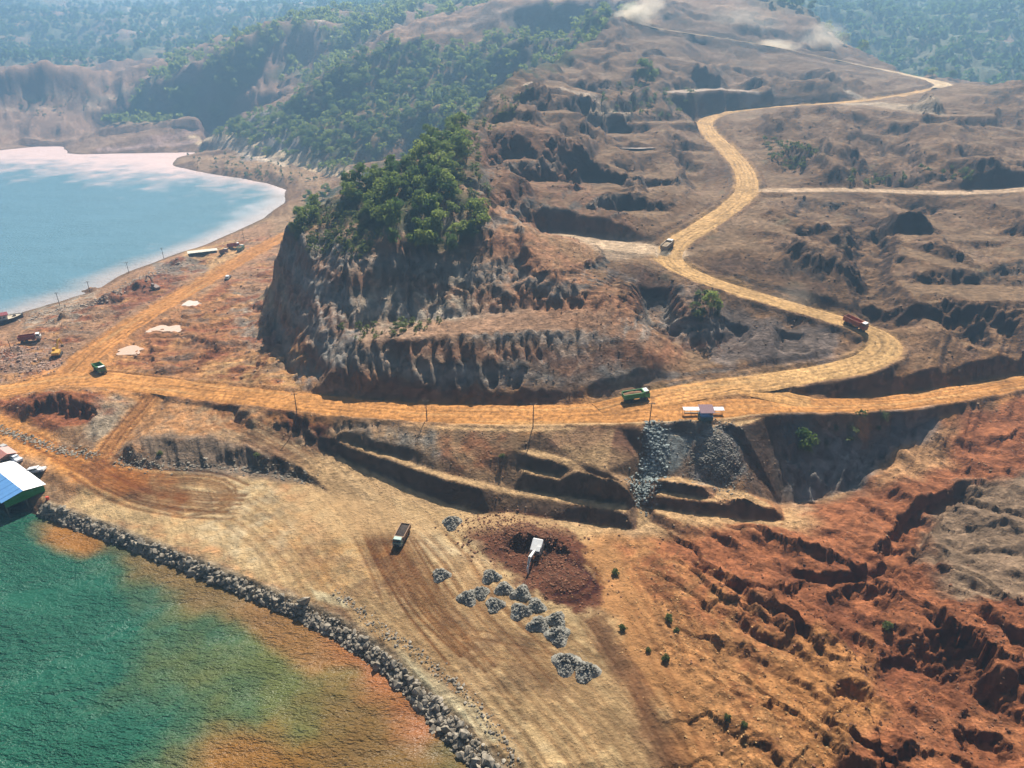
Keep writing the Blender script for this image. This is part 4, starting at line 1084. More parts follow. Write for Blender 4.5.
LAMP = vm('lamp_glass', (.7, .68, .6), .25); WHT = vm('white_paint', (.72, .71, .68), .5); BRN = vm('rusty_brown', (.22, .11, .055), .75); BLK = vm('black_steel', (.035, .032, .03), .6)

def dump_truck(px, py, to, cab_c, bed_c, label, bed_fill=None, scale=1.0, roof_c=None, name='dump_truck'):
    """x forward; cab, tipping body with ribs, chassis, six wheels"""
    x, y, z = hit(px, py); rz = heading((px, py), to) if isinstance(to, tuple) else to
    e = empty(name, (x, y, surf(x, y)), rz); e.scale = (scale,) * 3
    tag(e, label, 'truck', 'trucks working on the haul roads')
    CM, BMt = vm('cab_%.2f_%.2f_%.2f' % cab_c, cab_c, .45), vm('bed_%.2f_%.2f_%.2f' % bed_c, bed_c, .6)
    part('chassis', BLK, e, ((-.2, .42, .85), (7.0, .14, .28)), ((-.2, -.42, .85), (7.0, .14, .28)), ((3.45, 0, .75), (.3, 2.3, .4)), ((-.6, 1.0, .8), (1.1, .5, .5), .06), ((1.2, -1.0, .85), (.9, .45, .5), .06))
    cab = part('cab', CM, e, ((2.85, 0, 1.45), (1.6, 2.36, 1.1), .09), ((2.75, 0, 2.35), (1.4, 2.3, .8), .08, (.86, .92), (-.05, 0)))
    part('roof', vm('cab_roof_white', (.75, .75, .72), .5) if roof_c is None else vm('roof_%.2f' % roof_c[0], roof_c), cab, ((2.68, 0, 2.80), (1.15, 2.0, .10), .03))
    part('windshield', GLS, cab, ((3.46, 0, 2.33), (.05, 1.9, .62)))
    part('side_window', GLS, cab, ((2.8, 1.14, 2.32), (.8, .05, .5))); part('side_window', GLS, cab, ((2.8, -1.14, 2.32), (.8, .05, .5)))
    part('grille', BLK, cab, ((3.67, 0, 1.25), (.05, 1.5, .45)))
    for s in (-1, 1):
        part('headlight', LAMP, cab, ((3.68, s * .92, 1.15), (.06, .3, .2))); part('mirror', BLK, cab, ((3.3, s * 1.36, 2.3), (.1, .2, .4)))
    bm = bmesh.new()
    bx0, bx1, w, h0, h1 = -3.75, 1.85, 1.22, 1.15, 2.55
    bm_box(bm, ((bx0 + bx1) / 2, 0, h0), (bx1 - bx0, w * 2, .12))
    for s in (-1, 1):
        bm_box(bm, ((bx0 + bx1) / 2, s * w, (h0 + h1) / 2), (bx1 - bx0, .09, h1 - h0))
        bm_box(bm, ((bx0 + bx1) / 2, s * (w + .03), h1), (bx1 - bx0 + .06, .16, .12))
        for q in range(7): bm_box(bm, (bx0 + .25 + q * (bx1 - bx0 - .5) / 6, s * (w + .09), (h0 + h1) / 2), (.12, .12, h1 - h0 - .1))
    bm_box(bm, (bx1, 0, (h0 + h1) / 2 + .12), (.1, w * 2, h1 - h0 + .25)); bm_box(bm, (bx1 + .35, 0, h1 + .2), (.8, w * 1.9, .08))
    bed = finish('dump_bed', bm, BMt, e)
    part('tailgate', BMt, bed, ((bx0 - .05, 0, (h0 + h1) / 2 - .05), (.08, w * 2 - .05, h1 - h0 - .15)))
    if bed_fill:
        bm = bmesh.new(); r_ = random.Random(int(px)); g_ = []
        for i in range(9):
            g_.append([bm.verts.new((bx0 + .1 + i * (bx1 - bx0 - .2) / 8, -w + .06 + j * (2 * w - .12) / 5, h1 - .45 + .55 * math.sin(i / 8 * 3.14) * math.sin(j / 5 * 3.14) + r_.uniform(-.08, .08))) for j in range(6)])
        for i in range(8):
            for j in range(5): bm.faces.new((g_[i][j], g_[i + 1][j], g_[i + 1][j + 1], g_[i][j + 1]))
        finish('bed_fill', bm, vm('bed_fill_%.2f' % bed_fill[0], bed_fill, .95), bed)
    for wx_, dbl in ((2.55, 0), (-1.35, 1), (-2.65, 1)):
        for s in (-1, 1):
            bm = bmesh.new(); wd = .34 if not dbl else .58
            yc = s * (1.05 if not dbl else .95)
            tube_mesh(bm, [(wx_, yc - wd / 2, .52), (wx_, yc - wd / 2 + .05, .52), (wx_, yc + wd / 2 - .05, .52), (wx_, yc + wd / 2, .52)], [.46, .52, .52, .46], 16)
            wh = finish('wheel', bm, RUB, e)
            bm = bmesh.new(); bm_cyl(bm, (wx_, yc + s * (wd / 2 - .04), .52), (wx_, yc + s * (wd / 2 + .02), .52), .27, .24, 12); finish('rim', bm, STEEL, wh)
    tilt_to_ground(e)
    return e
dump_truck(101, 373, (110, 380), (.05, .20, .06), (.06, .22, .07), 'green dump truck at the junction of the coast road', None)
dump_truck(636, 401, (662, 397), (.06, .30, .06), (.05, .24, .05), 'green dump truck loaded with brown earth climbing towards the hairpin', (.20, .10, .05))
dump_truck(854, 328, (866, 334), (.30, .07, .03), (.36, .10, .04), 'orange dump truck with white cab roof entering the hairpin bend', None)
dump_truck(667, 250, (680, 238), (.12, .08, .05), (.26, .19, .12), 'brown dump truck trailing dust above the steep gully', (.33, .24, .15))
dump_truck(402, 540, (396, 552), (.20, .30, .26), (.27, .15, .08), 'grey green dump truck with empty brown body on the tan yard', (.05, .035, .028), .9, (.34, .46, .40))  # empty body: the near-black sheet only darkens its inside
dump_truck(31, 341, (44, 340), (.62, .58, .54), (.24, .05, .035), 'dark red dump truck with white cab beside the lake spoil', None)
dump_truck(234, 248, (240, 247), (.30, .05, .04), (.30, .06, .045), 'red truck parked beside the long pale roof', None, .9)
dump_truck(224, 253.5, (229, 252), (.10, .035, .03), (.12, .045, .035), 'small maroon truck between the long shed and the red truck', None, .8)
dump_truck(241, 251, (247, 246), (.10, .20, .11), (.13, .22, .13), 'dull green truck standing at the edge of the coast road', (.2, .15, .1), .95)

def pickup(px, py, to, c, roof, label, name='pickup', cat='pickup', van=False, grp='small vehicles'):
    x, y, z = hit(px, py); rz = heading((px, py), to) if isinstance(to, tuple) else to
    e = empty(name, (x, y, surf(x, y)), rz); tag(e, label, cat, grp)
    CM = vm('car_%.2f_%.2f_%.2f' % c, c, .35); RM = vm('car_%.2f_%.2f_%.2f' % roof, roof, .35)
    body = part('body', CM, e, ((0, 0, .72), (4.9, 1.82, .62), .14), ((1.75, 0, 1.0), (1.35, 1.7, .25), .08))
    cab = part('cabin', RM, e, ((-.1 if not van else -.6, 0, 1.38), (2.1 if not van else 3.5, 1.66, .75), .08, (.78, .86), (-.08, 0)))
    part('windshield', GLS, cab, ((.78 if not van else .95, 0, 1.36), (.10, 1.4, .5), 0, (1, .9), (-.18, 0)))
    for s in (-1, 1): part('side_window', GLS, cab, ((-.15 if not van else -.6, s * .79, 1.40), (1.5 if not van else 2.6, .06, .38)))
    if not van: part('cargo_bed', vm('bed_liner', (.06, .055, .05), .8), body, ((-1.75, 0, 1.06), (1.25, 1.45, .06)))
    for s in (-1, 1):
        part('headlight', LAMP, body, ((2.44, s * .66, .82), (.05, .32, .16)))
        for wx_ in (1.5, -1.5):
            bm = bmesh.new(); bm_cyl(bm, (wx_, s * .7, .36), (wx_, s * .94, .36), .36, .36, 16); wh = finish('wheel', bm, RUB, e)
            bm = bmesh.new(); bm_cyl(bm, (wx_, s * .92, .36), (wx_, s * .96, .36), .2, .18, 12); finish('rim', bm, STEEL, wh)
    tilt_to_ground(e, 1.6)
    return e
pickup(228, 279, (236, 273), (.03, .03, .035), (.75, .74, .72), 'dark pickup with a white roof on the coast road below the hill')
pickup(38, 473, (46, 471), (.75, .75, .73), (.75, .75, .73), 'white van parked at the corner of the blue roofed shed', 'van', 'van', True)
pickup(16, 461, (22, 463), (.72, .73, .75), (.70, .72, .75), 'white car parked close behind the salmon roofed hut', 'car', 'car', True)
pickup(5, 451, (11, 453), (.07, .06, .055), (.45, .43, .4), 'dark pickup with a pale roof beside the salmon roofed hut')

def excavator(px, py, rz, c, label, arm=(.8, -.9), boom_c=None, swing=0.0):
    x, y, z = hit(px, py); e = empty('excavator', (x, y, surf(x, y)), rz); tag(e, label, 'excavator', 'excavators at the diggings')
    CM = vm('digger_%.2f_%.2f_%.2f' % c, c, .5); BM_ = vm('digger_%.2f_%.2f_%.2f' % (boom_c or c), boom_c or c, .5)
    for s in (-1, 1):
        bm = bmesh.new()
        prof = [(-1.9, .45), (-1.6, .08), (1.6, .08), (1.9, .45), (1.6, .85), (-1.6, .85)]
        a = [bm.verts.new((p[0], s * 1.15 - .28, p[1])) for p in prof]; b = [bm.verts.new((p[0], s * 1.15 + .28, p[1])) for p in prof]
        bm.faces.new(a); bm.faces.new(b[::-1])
        for q in range(6): bm.faces.new((a[q], a[(q + 1) % 6], b[(q + 1) % 6], b[q]))
        finish('crawler_track', bm, BLK, e)
    part('undercarriage', STEEL, e, ((0, 0, .75), (1.5, 1.9, .4)))
    house = part('house', CM, e, ((-.6, 0, 1.65), (3.0, 2.4, 1.1), .12), ((-1.9, 0, 1.65), (.6, 2.3, 1.0), .12))
    cab = part('cab', CM, e, ((.55, .75, 2.1), (1.3, .95, 1.6), .08)); part('window', GLS, cab, ((1.21, .75, 2.35), (.04, .75, .9))); part('window', GLS, cab, ((.6, 1.235, 2.35), (.9, .04, .8)))
    p0, p1 = Vector((.8, -.15, 1.9)), Vector((3.6, -.15, 4.6)); p2 = Vector((5.8, -.15, 3.9)); p3 = Vector((6.4, -.15, 1.4))
    bm = bmesh.new(); tube_mesh(bm, [p0, p1, p2], [.34, .42, .25], 4); boom = finish('boom', bm, BM_, e)
    bm = bmesh.new(); tube_mesh(bm, [p2 + Vector((-.4, 0, .35)), p2, p3], [.16, .27, .17], 4); st = finish('stick', bm, BM_, e)
    bm = bmesh.new(); bm_cyl(bm, (1.3, -.15, 1.5), (3.2, -.15, 3.9), .11, .09, 8); bm_cyl(bm, (3.4, -.15, 5.0), (5.3, -.15, 4.4), .1, .08, 8); finish('hydraulic_ram', bm, STEEL, boom)
    bm = bmesh.new(); bm_box(bm, (6.15, -.15, .85), (.8, 1.0, .8), .06, (.7, 1), (.2, 0)); finish('bucket', bm, STEEL, st)
    tilt_to_ground(e, 1.5)
    return e
excavator(537, 553, R(-108), (.72, .71, .68), 'white excavator digging in the dark brown soil on the yard')
excavator(155, 290, R(150), (.16, .09, .06), 'dark brown excavator working the red mound beside the coast road')
excavator(58, 356, R(105), (.55, .30, .04), 'yellow excavator with raised boom near the road junction')
# ------------------------------------------------------------------ buildings, boat, poles
M_BLUE, M_ROOFW = vm('blue_sheet', (.12, .30, .58), .4), vm('white_sheet', (.72, .71, .72), .4); M_GREEN = vm('green_sheet', (.05, .42, .10), .5); M_WOOD = vm('weathered_wood', (.20, .15, .10), .85)
def corr_sheet(bm, o, u, v, n, amp=.035, waves=7):
    """corrugated sheet: o corner, u across the waves, v along them, n up"""
    k_ = waves * 4; prev = None
    for i in range(k_ + 1):
        h = math.sin(i / 4 * 6.2832) * amp
        a = bm.verts.new(o + u * (i / k_) + n * h); b = bm.verts.new(o + u * (i / k_) + v + n * h)
        if prev: bm.faces.new((prev[0], a, b, prev[1]))
        prev = (a, b)
def shed_by_shore():
    zr = 5.4
    F1, F2, B2 = (Vector(PZ(3.5, 501.5, zr)), Vector(PZ(43.4, 484.5, zr)), Vector(PZ(19.3, 462.3, zr)))
    across = F2 - F1; W_ = across.length; ax = across.normalized()
    back = ax.cross(Vector((0, 0, -1))); back = -back if back.dot(B2 - F2) < 0 else back; Lb = (B2 - F2).dot(back) + 3.0
    e = empty('shore_shed', (F1.x, F1.y, 0)); tag(e, 'open shed with blue and white sheet roof and green gable at the water edge', 'shed')
    up = Vector((0, 0, 1)); ridge = .9
    loc = lambda a, b, h: ax * a + back * b + up * h
    ns = 10
    for half in (0, 1):
        for q in range(ns):
            bm = bmesh.new()
            b0, b1 = Lb * q / ns, Lb * (q + 1) / ns
            o, wd = (loc(-.6, b0, zr - .25), loc(W_ / 2 + .6, 0, ridge)) if half == 0 else (loc(W_ / 2, b0, zr + ridge - .25), loc(W_ / 2 + .6, 0, -ridge))
            corr_sheet(bm, o, back * (b1 - b0 + .08), wd, up, .05, 5)
            m_ = M_BLUE if half == 0 and q < 7 else M_ROOFW
            sh = finish('roof_sheet', bm, m_, e); sh.location.z = .02 * (q % 2)
    bm = bmesh.new()
    vs = [bm.verts.new(loc(a, .15, h)) for a, h in ((0, 3.3), (W_, 3.3), (W_, zr - .35), (W_ / 2, zr + ridge - .45), (0, zr - .35))]
    bm.faces.new(vs); bmesh.ops.solidify(bm, geom=bm.faces[:], thickness=.08); finish('gable_wall', bm, M_GREEN, e)
    bm = bmesh.new()
    vs = [bm.verts.new(p) for p in (loc(W_ - .1, .3, 1.4), loc(W_ - .1, Lb - .3, 1.4), loc(W_ - .1, Lb - .3, zr - .4), loc(W_ - .1, .3, zr - .4))]
    bm.faces.new(vs); bmesh.ops.solidify(bm, geom=bm.faces[:], thickness=.08); finish('side_wall', bm, M_WOOD, e)
    for a in (.15, W_ / 2, W_ - .15):
        for b in (.3, Lb / 2, Lb - .3):
            bm = bmesh.new(); bm_box(bm, loc(a, b, (zr - 3.2) / 2 - .2), (.22, .22, zr + 2.6)); finish('post', bm, M_WOOD, e)
    bm = bmesh.new(); vs = [bm.verts.new(loc(a, b, 1.3)) for a, b in ((0, 0), (W_, 0), (W_, Lb), (0, Lb))]; bm.faces.new(vs); bmesh.ops.solidify(bm, geom=bm.faces[:], thickness=.15); finish('floor', bm, M_WOOD, e)
shed_by_shore()
def gable_hut(name, px, py, rz, L, W_, H, wall, roof, label, ridge=.7, open_side=False, lift=0.0, cat='hut', over=.4):
    x, y, z = hit(px, py); e = empty(name, (x, y, surf(x, y) + lift), rz); tag(e, label, cat)
    wm, rm = vm('wall_%.2f_%.2f_%.2f' % wall, wall, .7), vm('sheet_%.2f_%.2f_%.2f' % roof, roof, .5)
    for s in (-1, 1):
        if not (open_side and s < 0): part('side_wall', wm, e, ((0, s * (W_ / 2 - .05), H / 2 - .2), (L, .1, H + .4)))
        bm = bmesh.new(); vs = [bm.verts.new((s * (L / 2 - .05), a, h)) for a, h in ((-W_ / 2, -.4), (W_ / 2, -.4), (W_ / 2, H), (0, H + ridge), (-W_ / 2, H))]; bm.faces.new(vs); bmesh.ops.solidify(bm, geom=bm.faces[:], thickness=.08); finish('end_wall', bm, wm, e)
        n_ = max(3, int(L / 1.6))
        for q in range(n_):
            bm = bmesh.new(); l0 = -L / 2 - over + (L + 2 * over) * q / n_
            corr_sheet(bm, Vector((l0, s * (W_ / 2 + over), H - ridge * over / (W_ / 2) + .06 + .015 * (q % 2))), Vector(((L + 2 * over) / n_ + .06, 0, 0)), Vector((0, -s * (W_ / 2 + over), ridge * (1 + over / (W_ / 2)))), Vector((0, 0, 1)), .04, 5)
            finish('roof_sheet', bm, rm, e)
    for a in (-L / 2 + .1, 0, L / 2 - .1): part('post', M_WOOD, e, ((a, -W_ / 2 + .1, H / 2 - .3), (.16, .16, H + .6)))
    if not open_side:
        d = part('door', M_WOOD, e, ((-L * .2, -W_ / 2 - .02, 1.0), (.9, .06, 2.0))); part('window', GLS, e, ((L * .2, -W_ / 2 - .02, 1.4), (1.0, .06, .8)))
    return e
a205 = math.atan2(*(np.array(PZ(217, 249, 5))[:2] - np.array(PZ(191, 252, 5))[:2])[::-1])
gable_hut('long_shed', 203, 255, a205, 14.5, 4.6, 2.4, (.06, .09, .07), (.66, .60, .48), 'long low shed with a cream roof on the lakeside spit', .5, True, cat='shed')
gable_hut('roadside_hut', 6, 460, R(-35), 5, 4, 2.3, (.35, .2, .15), (.46, .20, .16), 'hut with a salmon red roof behind the blue roofed shed', .6)

def cliff_kiosk():
    x, y, z = hit(706, 422); z = 20.6
    e = empty('guard_hut', (x, y + 1.0, z)); tag(e, 'small blue hut with a maroon roof on the brink above the grey scree', 'hut')
    for sx in (-1, 1):
        for sy in (-1, 1): part('post', M_WOOD, e, ((sx * 1.4, sy * 1.1, .1), (.16, .16, 2.6)))
    part('platform', vm('teal_board', (.05, .12, .13), .7), e, ((0, 0, .75), (3.3, 2.7, 1.1)))
    w = part('wall', vm('blue_board', (.08, .26, .55), .6), e, ((0, -1.2, 1.95), (2.9, .08, 1.25)), ((-1.41, 0, 1.95), (.08, 2.4, 1.25)), ((1.41, 0, 1.95), (.08, 2.4, 1.25)), ((0, 1.2, 1.95), (2.9, .08, 1.25)))
    part('window', GLS, w, ((1.0, -1.26, 2.1), (.7, .05, .7)))
    bm = bmesh.new(); corr_sheet(bm, Vector((-1.9, -1.7, 2.7)), Vector((3.8, 0, 0)), Vector((0, 3.5, .75)), Vector((0, 0, 1)), .04, 8); finish('roof_sheet', bm, vm('maroon_sheet', (.16, .07, .085), .5), e)
    x, y, z = hit(702, 416)
    c = empty('roadside_canopy', (x + .3, y + .6, surf(x, y) - .4)); tag(c, 'long narrow white canopy on posts behind the blue hut', 'canopy')
    for q in range(6):
        bm = bmesh.new(); corr_sheet(bm, Vector((-5.4 + q * 1.8, -.8, 1.9)), Vector((1.85, 0, 0)), Vector((0, 1.6, .25)), Vector((0, 0, 1)), .04, 5); finish('roof_sheet', bm, M_ROOFW, c)
        part('post', M_WOOD, c, ((-5.2 + q * 2.05, -.7, .8), (.1, .1, 2.3))); part('post', M_WOOD, c, ((-5.2 + q * 2.05, .7, .9), (.1, .1, 2.4)))
    part('bench', M_WOOD, c, ((0, .5, .55), (9.5, .5, .08)))
cliff_kiosk()
def barge():
    a, b = Vector(PZ(24, 318, .3)), Vector(PZ(-18, 326, .3)); d = a - b; rz = math.atan2(d.y, d.x)
    e = empty('barge', (b.x, b.y, 0), rz); tag(e, 'dark hulled barge with a maroon cabin moored at the lake bank', 'boat')
    L = d.length
    bm = bmesh.new(); rows = []
    for t in np.linspace(0, 1, 13):
        w = 3.2 * (1 - max(0, (t - .62) / .38) ** 2.2 * .93); xx = t * L
        rows.append([bm.verts.new((xx, yy, zz)) for yy, zz in ((-w, 1.7 + t * t * .9), (-w * .86, -.6), (w * .86, -.6), (w, 1.7 + t * t * .9))])
    for r_, s in zip(rows[:-1], rows[1:]):
        for q in range(3): bm.faces.new((r_[q], s[q], s[q + 1], r_[q + 1]))
    bm.faces.new(rows[0]); bm.faces.new(rows[-1][::-1])
    hull = finish('hull', bm, vm('navy_hull', (.02, .025, .04), .4), e)
    bm = bmesh.new(); rows = []
    for t in np.linspace(0, 1, 13):
        w = 3.05 * (1 - max(0, (t - .62) / .38) ** 2.2 * .93); rows.append([bm.verts.new((t * L, yy, 1.45 + t * t * .9)) for yy in (-w, w)])
    for r_, s in zip(rows[:-1], rows[1:]): bm.faces.new((r_[0], s[0], s[1], r_[1]))
    finish('deck', bm, vm('cream_deck', (.55, .46, .34), .7), e)
    cab = part('cabin', vm('cream_cabin', (.6, .55, .47), .6), e, ((L * .42, 0, 2.6), (L * .42, 4.2, 2.0), .08)); part('roof', vm('maroon_roof', (.22, .04, .035), .5), cab, ((L * .42, 0, 3.75), (L * .48, 5.0, .25), .08), ((L * .36, 0, 4.4), (L * .24, 3.0, 1.1), .08))
    for q in range(4): part('window', GLS, cab, ((L * (.28 + q * .09), -2.12, 2.8), (.9, .05, .7)))
    for q in range(7): part('stanchion', WHT, e, ((L * (.66 + q * .045), -2.6 + q * .32, 2.6 + q * .06), (.06, .06, 1.1)))
    part('winch', STEEL, e, ((L * .8, 0, 2.5), (1.0, 1.4, .8), .1)); part('bulwark', WHT, e, ((L * .74, 2.2, 2.3), (3.0, .1, .6)))
barge()
M_POLE = vm('pole_wood', (.10, .08, .065), .85)
def pole(px, py, h, label, arm=True, rz=0, grp='poles carrying the site line'):
    x, y, z = hit(px, py); e = empty('utility_pole', (x, y, Hgt(x, y))); tag(e, label, 'pole', grp); e.rotation_euler = (random.uniform(-.03, .03), random.uniform(-.03, .03), rz)
    bm = bmesh.new(); tube_mesh(bm, [(0, 0, -.8), (0, 0, h * .5), (0, 0, h)], [.15, .13, .10], 8); finish('post', bm, M_POLE, e)
    if arm:
        c = part('crossarm', M_POLE, e, ((0, 0, h - .45), (1.7, .12, .12)))
        for a in (-.7, 0, .7): part('insulator', WHT, c, ((a, 0, h - .3), (.10, .10, .2)))
pole(297, 413, 6.5, 'pole on the road edge above the dark red bank'); pole(427, 421, 6.5, 'pole on the road edge above the grey rock slope')
pole(533, 427, 7, 'pole on the road edge above the stepped benches'); pole(649, 426, 7, 'pole on the road edge beside the blue grey scree')
pole(60, 306, 6.5, 'pole on the lake bank near the barge', rz=.6); pole(90, 293, 6, 'pole on the lake bank beside a dark mound, with a lamp', rz=.6); pole(129, 273, 6, 'pole on the lake bank opposite the red mound', rz=.6)
pole(164, 259, 6.5, 'pole on the lake bank at the end of the long grey mound', rz=.6); pole(244, 240, 6, 'pole between the dull green truck and the lake', rz=.6); pole(12, 352, 5, 'short pole beside the dark red dump truck', False)
def oil_drum(px, py, c, label):
    x, y, z = hit(px, py); e = empty('oil_drum', (x, y, surf(x, y))); tag(e, label, 'drum', 'drums by the shed')
    s = 1.3
    bm = bmesh.new(); tube_mesh(bm, [(0, 0, 0), (0, 0, .3), (0, 0, .32), (0, 0, .6), (0, 0, .62), (0, 0, .9)], [.31 * s, .3 * s, .32 * s, .3 * s, .32 * s, .31 * s], 16); finish('barrel', bm, vm('drum_%.2f' % c[0], c, .5), e)
    bm = bmesh.new(); bm_cyl(bm, (0, 0, .9), (0, 0, .93), .28 * s, .28 * s, 16); finish('lid', bm, vm('drum_%.2f' % c[0], c, .5), e)
oil_drum(48, 500, (.62, .09, .04), 'orange red drum standing alone behind the shore rocks'); oil_drum(37, 495, (.45, .05, .05), 'dark red drum at the shed corner'); oil_drum(33.5, 493, (.46, .05, .06), 'dark red drum at the shed corner')
print('things', round(time.time() - T0, 1))
# ------------------------------------------------------------------ rocks, heaps, shrubs, ponds, dust
def rock_arrays(r_, n=1):
    """an angular stone, 20 faces"""
    bm = bmesh.new(); bmesh.ops.create_icosphere(bm, subdivisions=1, radius=1.0)
    for v in bm.verts:
        v.co *= r_.uniform(.65, 1.15); v.co.z *= .7
    v = np.array([tuple(q.co) for q in bm.verts]); f = np.array([[q.index for q in p.verts] for p in bm.faces]); bm.free()
    return v, f
rr = random.Random(5); STONES = [rock_arrays(rr) for _ in range(10)]
def stone_mat(name, c, var=.35):
    m, nt, b = new_mat(name); L = nt.links.new
    g_ = N(nt, 'ShaderNodeNewGeometry'); n = N(nt, 'ShaderNodeTexNoise', Scale=1.1, Detail=6.0); L(g_.outputs['Position'], n.inputs['Vector'])
    mr = N(nt, 'ShaderNodeMapRange'); mr.inputs[1].default_value = .3; mr.inputs[2].default_value = .7; mr.inputs[3].default_value = 1 - var * 1.4; mr.inputs[4].default_value = 1 + var * 1.4; L(n.outputs[0], mr.inputs[0])
    ml = N(nt, 'ShaderNodeMath', operation='MULTIPLY_ADD'); L(g_.outputs['Random Per Island'], ml.inputs[0]); ml.inputs[1].default_value = var * 2; L(mr.outputs[0], ml.inputs[2])
    vs = N(nt, 'ShaderNodeVectorMath', operation='SCALE'); vs.inputs[0].default_value = c; L(ml.outputs[0], vs.inputs['Scale']); L(vs.outputs[0], b.inputs['Base Color'])
    b.inputs['Roughness'].default_value = .9; b.inputs['Specular IOR Level'].default_value = .2
    return m
M_RIP, M_GRAV, M_DARK = stone_mat('shore_stone', (.15, .128, .098), .7), stone_mat('crushed_rock', (.16, .15, .125), .42), stone_mat('dark_spoil', (.12, .055, .03), .4)
def stones_mesh(P, S, seed):
    """many stones as one mesh"""
    r_ = np.random.default_rng(seed); VV = []; FF = []; off = 0
    for p, s in zip(P, S):
        v, f = STONES[r_.integers(0, 10)]; a = r_.uniform(0, 6.28); c_, s_ = math.cos(a), math.sin(a)
        sx, sy, sz = s * r_.uniform(.8, 1.25, 3)
        w = np.stack([(v[:, 0] * sx * c_ - v[:, 1] * sy * s_) + p[0], (v[:, 0] * sx * s_ + v[:, 1] * sy * c_) + p[1], v[:, 2] * sz + p[2]], 1)
        VV.append(w); FF.append(f + off); off += len(v)
    return np.concatenate(VV), np.concatenate(FF)
def revetment():
    crest = smooth_line([PZ(*p) for p in LZ[1]], .5, 2); foot = smooth_line([PZ(*p) for p in LZ[0]], .5, 2)
    e = empty('rock_revetment', (crest[len(crest) // 2][0], crest[len(crest) // 2][1], 0)); tag(e, 'long bank of tumbled grey boulders along the sea edge of the yard', 'rock bank')
    r_ = np.random.default_rng(8); P = []; S = []
    ok = [q for q in crest if q[0] > PZ(40, 505, 2.6)[0]]
    ok = np.array(ok); fo = foot[:, :2]
    big = []
    for _ in range(5200):
        q = ok[r_.integers(0, len(ok))]; k_ = np.argmin(np.hypot(fo[:, 0] - q[0], fo[:, 1] - q[1])); f_ = fo[k_]
        t = .22 + .8 * r_.beta(1.2, 1.2)
        x, y = q[0] * (1 - t) + f_[0] * t + r_.normal(0, .25), q[1] * (1 - t) + f_[1] * t + r_.normal(0, .25)
        if not (53 < y < 400): continue
        s = .10 + r_.gamma(.95, .19)
        P.append((x, y, max(Hgt(x, y), -.4) + s * .25)); S.append(min(s, 1.25))
    order = np.argsort(S)[::-1]
    keep = order[:220]
    meshes = []
    for v, f in STONES:
        me = bpy.data.meshes.new('boulder'); me.from_pydata(v.tolist(), [], f.tolist()); me.materials.append(M_RIP); meshes.append(me)
    for i in keep:
        o = link(bpy.data.objects.new('boulder', meshes[r_.integers(0, 10)]), e)
        o.location = Vector(P[i]) - e.location; o.scale = S[i] * r_.uniform(.85, 1.3, 3); o.rotation_euler = r_.uniform(0, 6.28, 3)
    rest = order[220:]
    v, f = stones_mesh([P[i] for i in rest], [S[i] for i in rest], 9)
    o = mesh_np('rubble', v - np.array(e.location), f, M_RIP, False, parent=e); o['kind'] = 'stuff'
revetment()
def band_stones(name, pts, n, s0, s1, mat, label, seed, w=1.2):
    base = smooth_line([hit(*p) for p in pts], .5, 2); r_ = np.random.default_rng(seed); P = []; S = []
    for _ in range(n):
        q = base[r_.integers(0, len(base))]; x, y = q[0] + r_.normal(0, w), q[1] + r_.normal(0, w); s = s0 + (s1 - s0) * r_.beta(1, 3)
        P.append((x, y, Hgt(x, y) + s * .2)); S.append(s)
    v, f = stones_mesh(P, S, seed); return tag(mesh_np(name, v, f, mat, False), label, kind='stuff')
band_stones('inner_stone_row', [(335,590),(372,622),(410,650),(440,670),(470,700),(500,735),(515,765)], 380, .10, .5, M_RIP, 'broken row of stones on the yard side of the sea bank', 31, .7)
band_stones('bank_stones', [(118,462),(160,467),(210,466),(260,468),(310,482)], 500, .12, .6, M_RIP, 'stones at the foot of the low dark bank', 32, 1.0)
band_stones('chute_stones', [(652,425),(658,445),(655,465),(645,480),(640,500)], 900, .15, .6, stone_mat('chute_stone', (.20, .225, .21), .4), 'blue grey scree spilling down beside the hut', 33, 1.8)
band_stones('scree_stones', [(712,432),(715,450),(722,470)], 1400, .12, .4, M_GRAV, 'fine grey scree cone below the blue hut', 34, 3.2)
band_stones('road_bank_rubble', [(-5,428),(30,440),(66,453),(98,455)], 500, .15, .6, M_RIP, 'rubble along the lower track bank', 35, .9)
band_stones('dug_clods', [(480,525),(500,530),(530,540),(560,550),(545,570),(575,590)], 1900, .12, .45, M_DARK, 'clods of dark brown soil round the digger', 36, 4.0)
band_stones('lake_rubble', [(30,318),(70,308),(110,296),(140,278),(180,263)], 700, .2, .9, stone_mat('lake_stone', (.24, .19, .145), .45), 'rubble on the lake bank spoil', 37, 3.5)
band_stones('junction_rubble', [(5,350),(25,358),(45,365),(30,372)], 500, .2, .9, stone_mat('junction_stone', (.24, .16, .12), .5), 'broken rock beside the road junction', 38, 4.5)
band_stones('red_clods', [(700,580),(780,600),(860,620),(940,640),(1000,600),(960,720),(880,740),(1000,760)], 1300, .10, .45, M_DARK, 'clods scattered over the broken red ground', 39, 11)
band_stones('apron_stones', [(640,560),(680,620),(740,680),(800,720),(760,760)], 1500, .08, .3, stone_mat('apron_stone', (.28, .165, .07), .45), 'small stones strewn over the ochre apron', 40, 8)
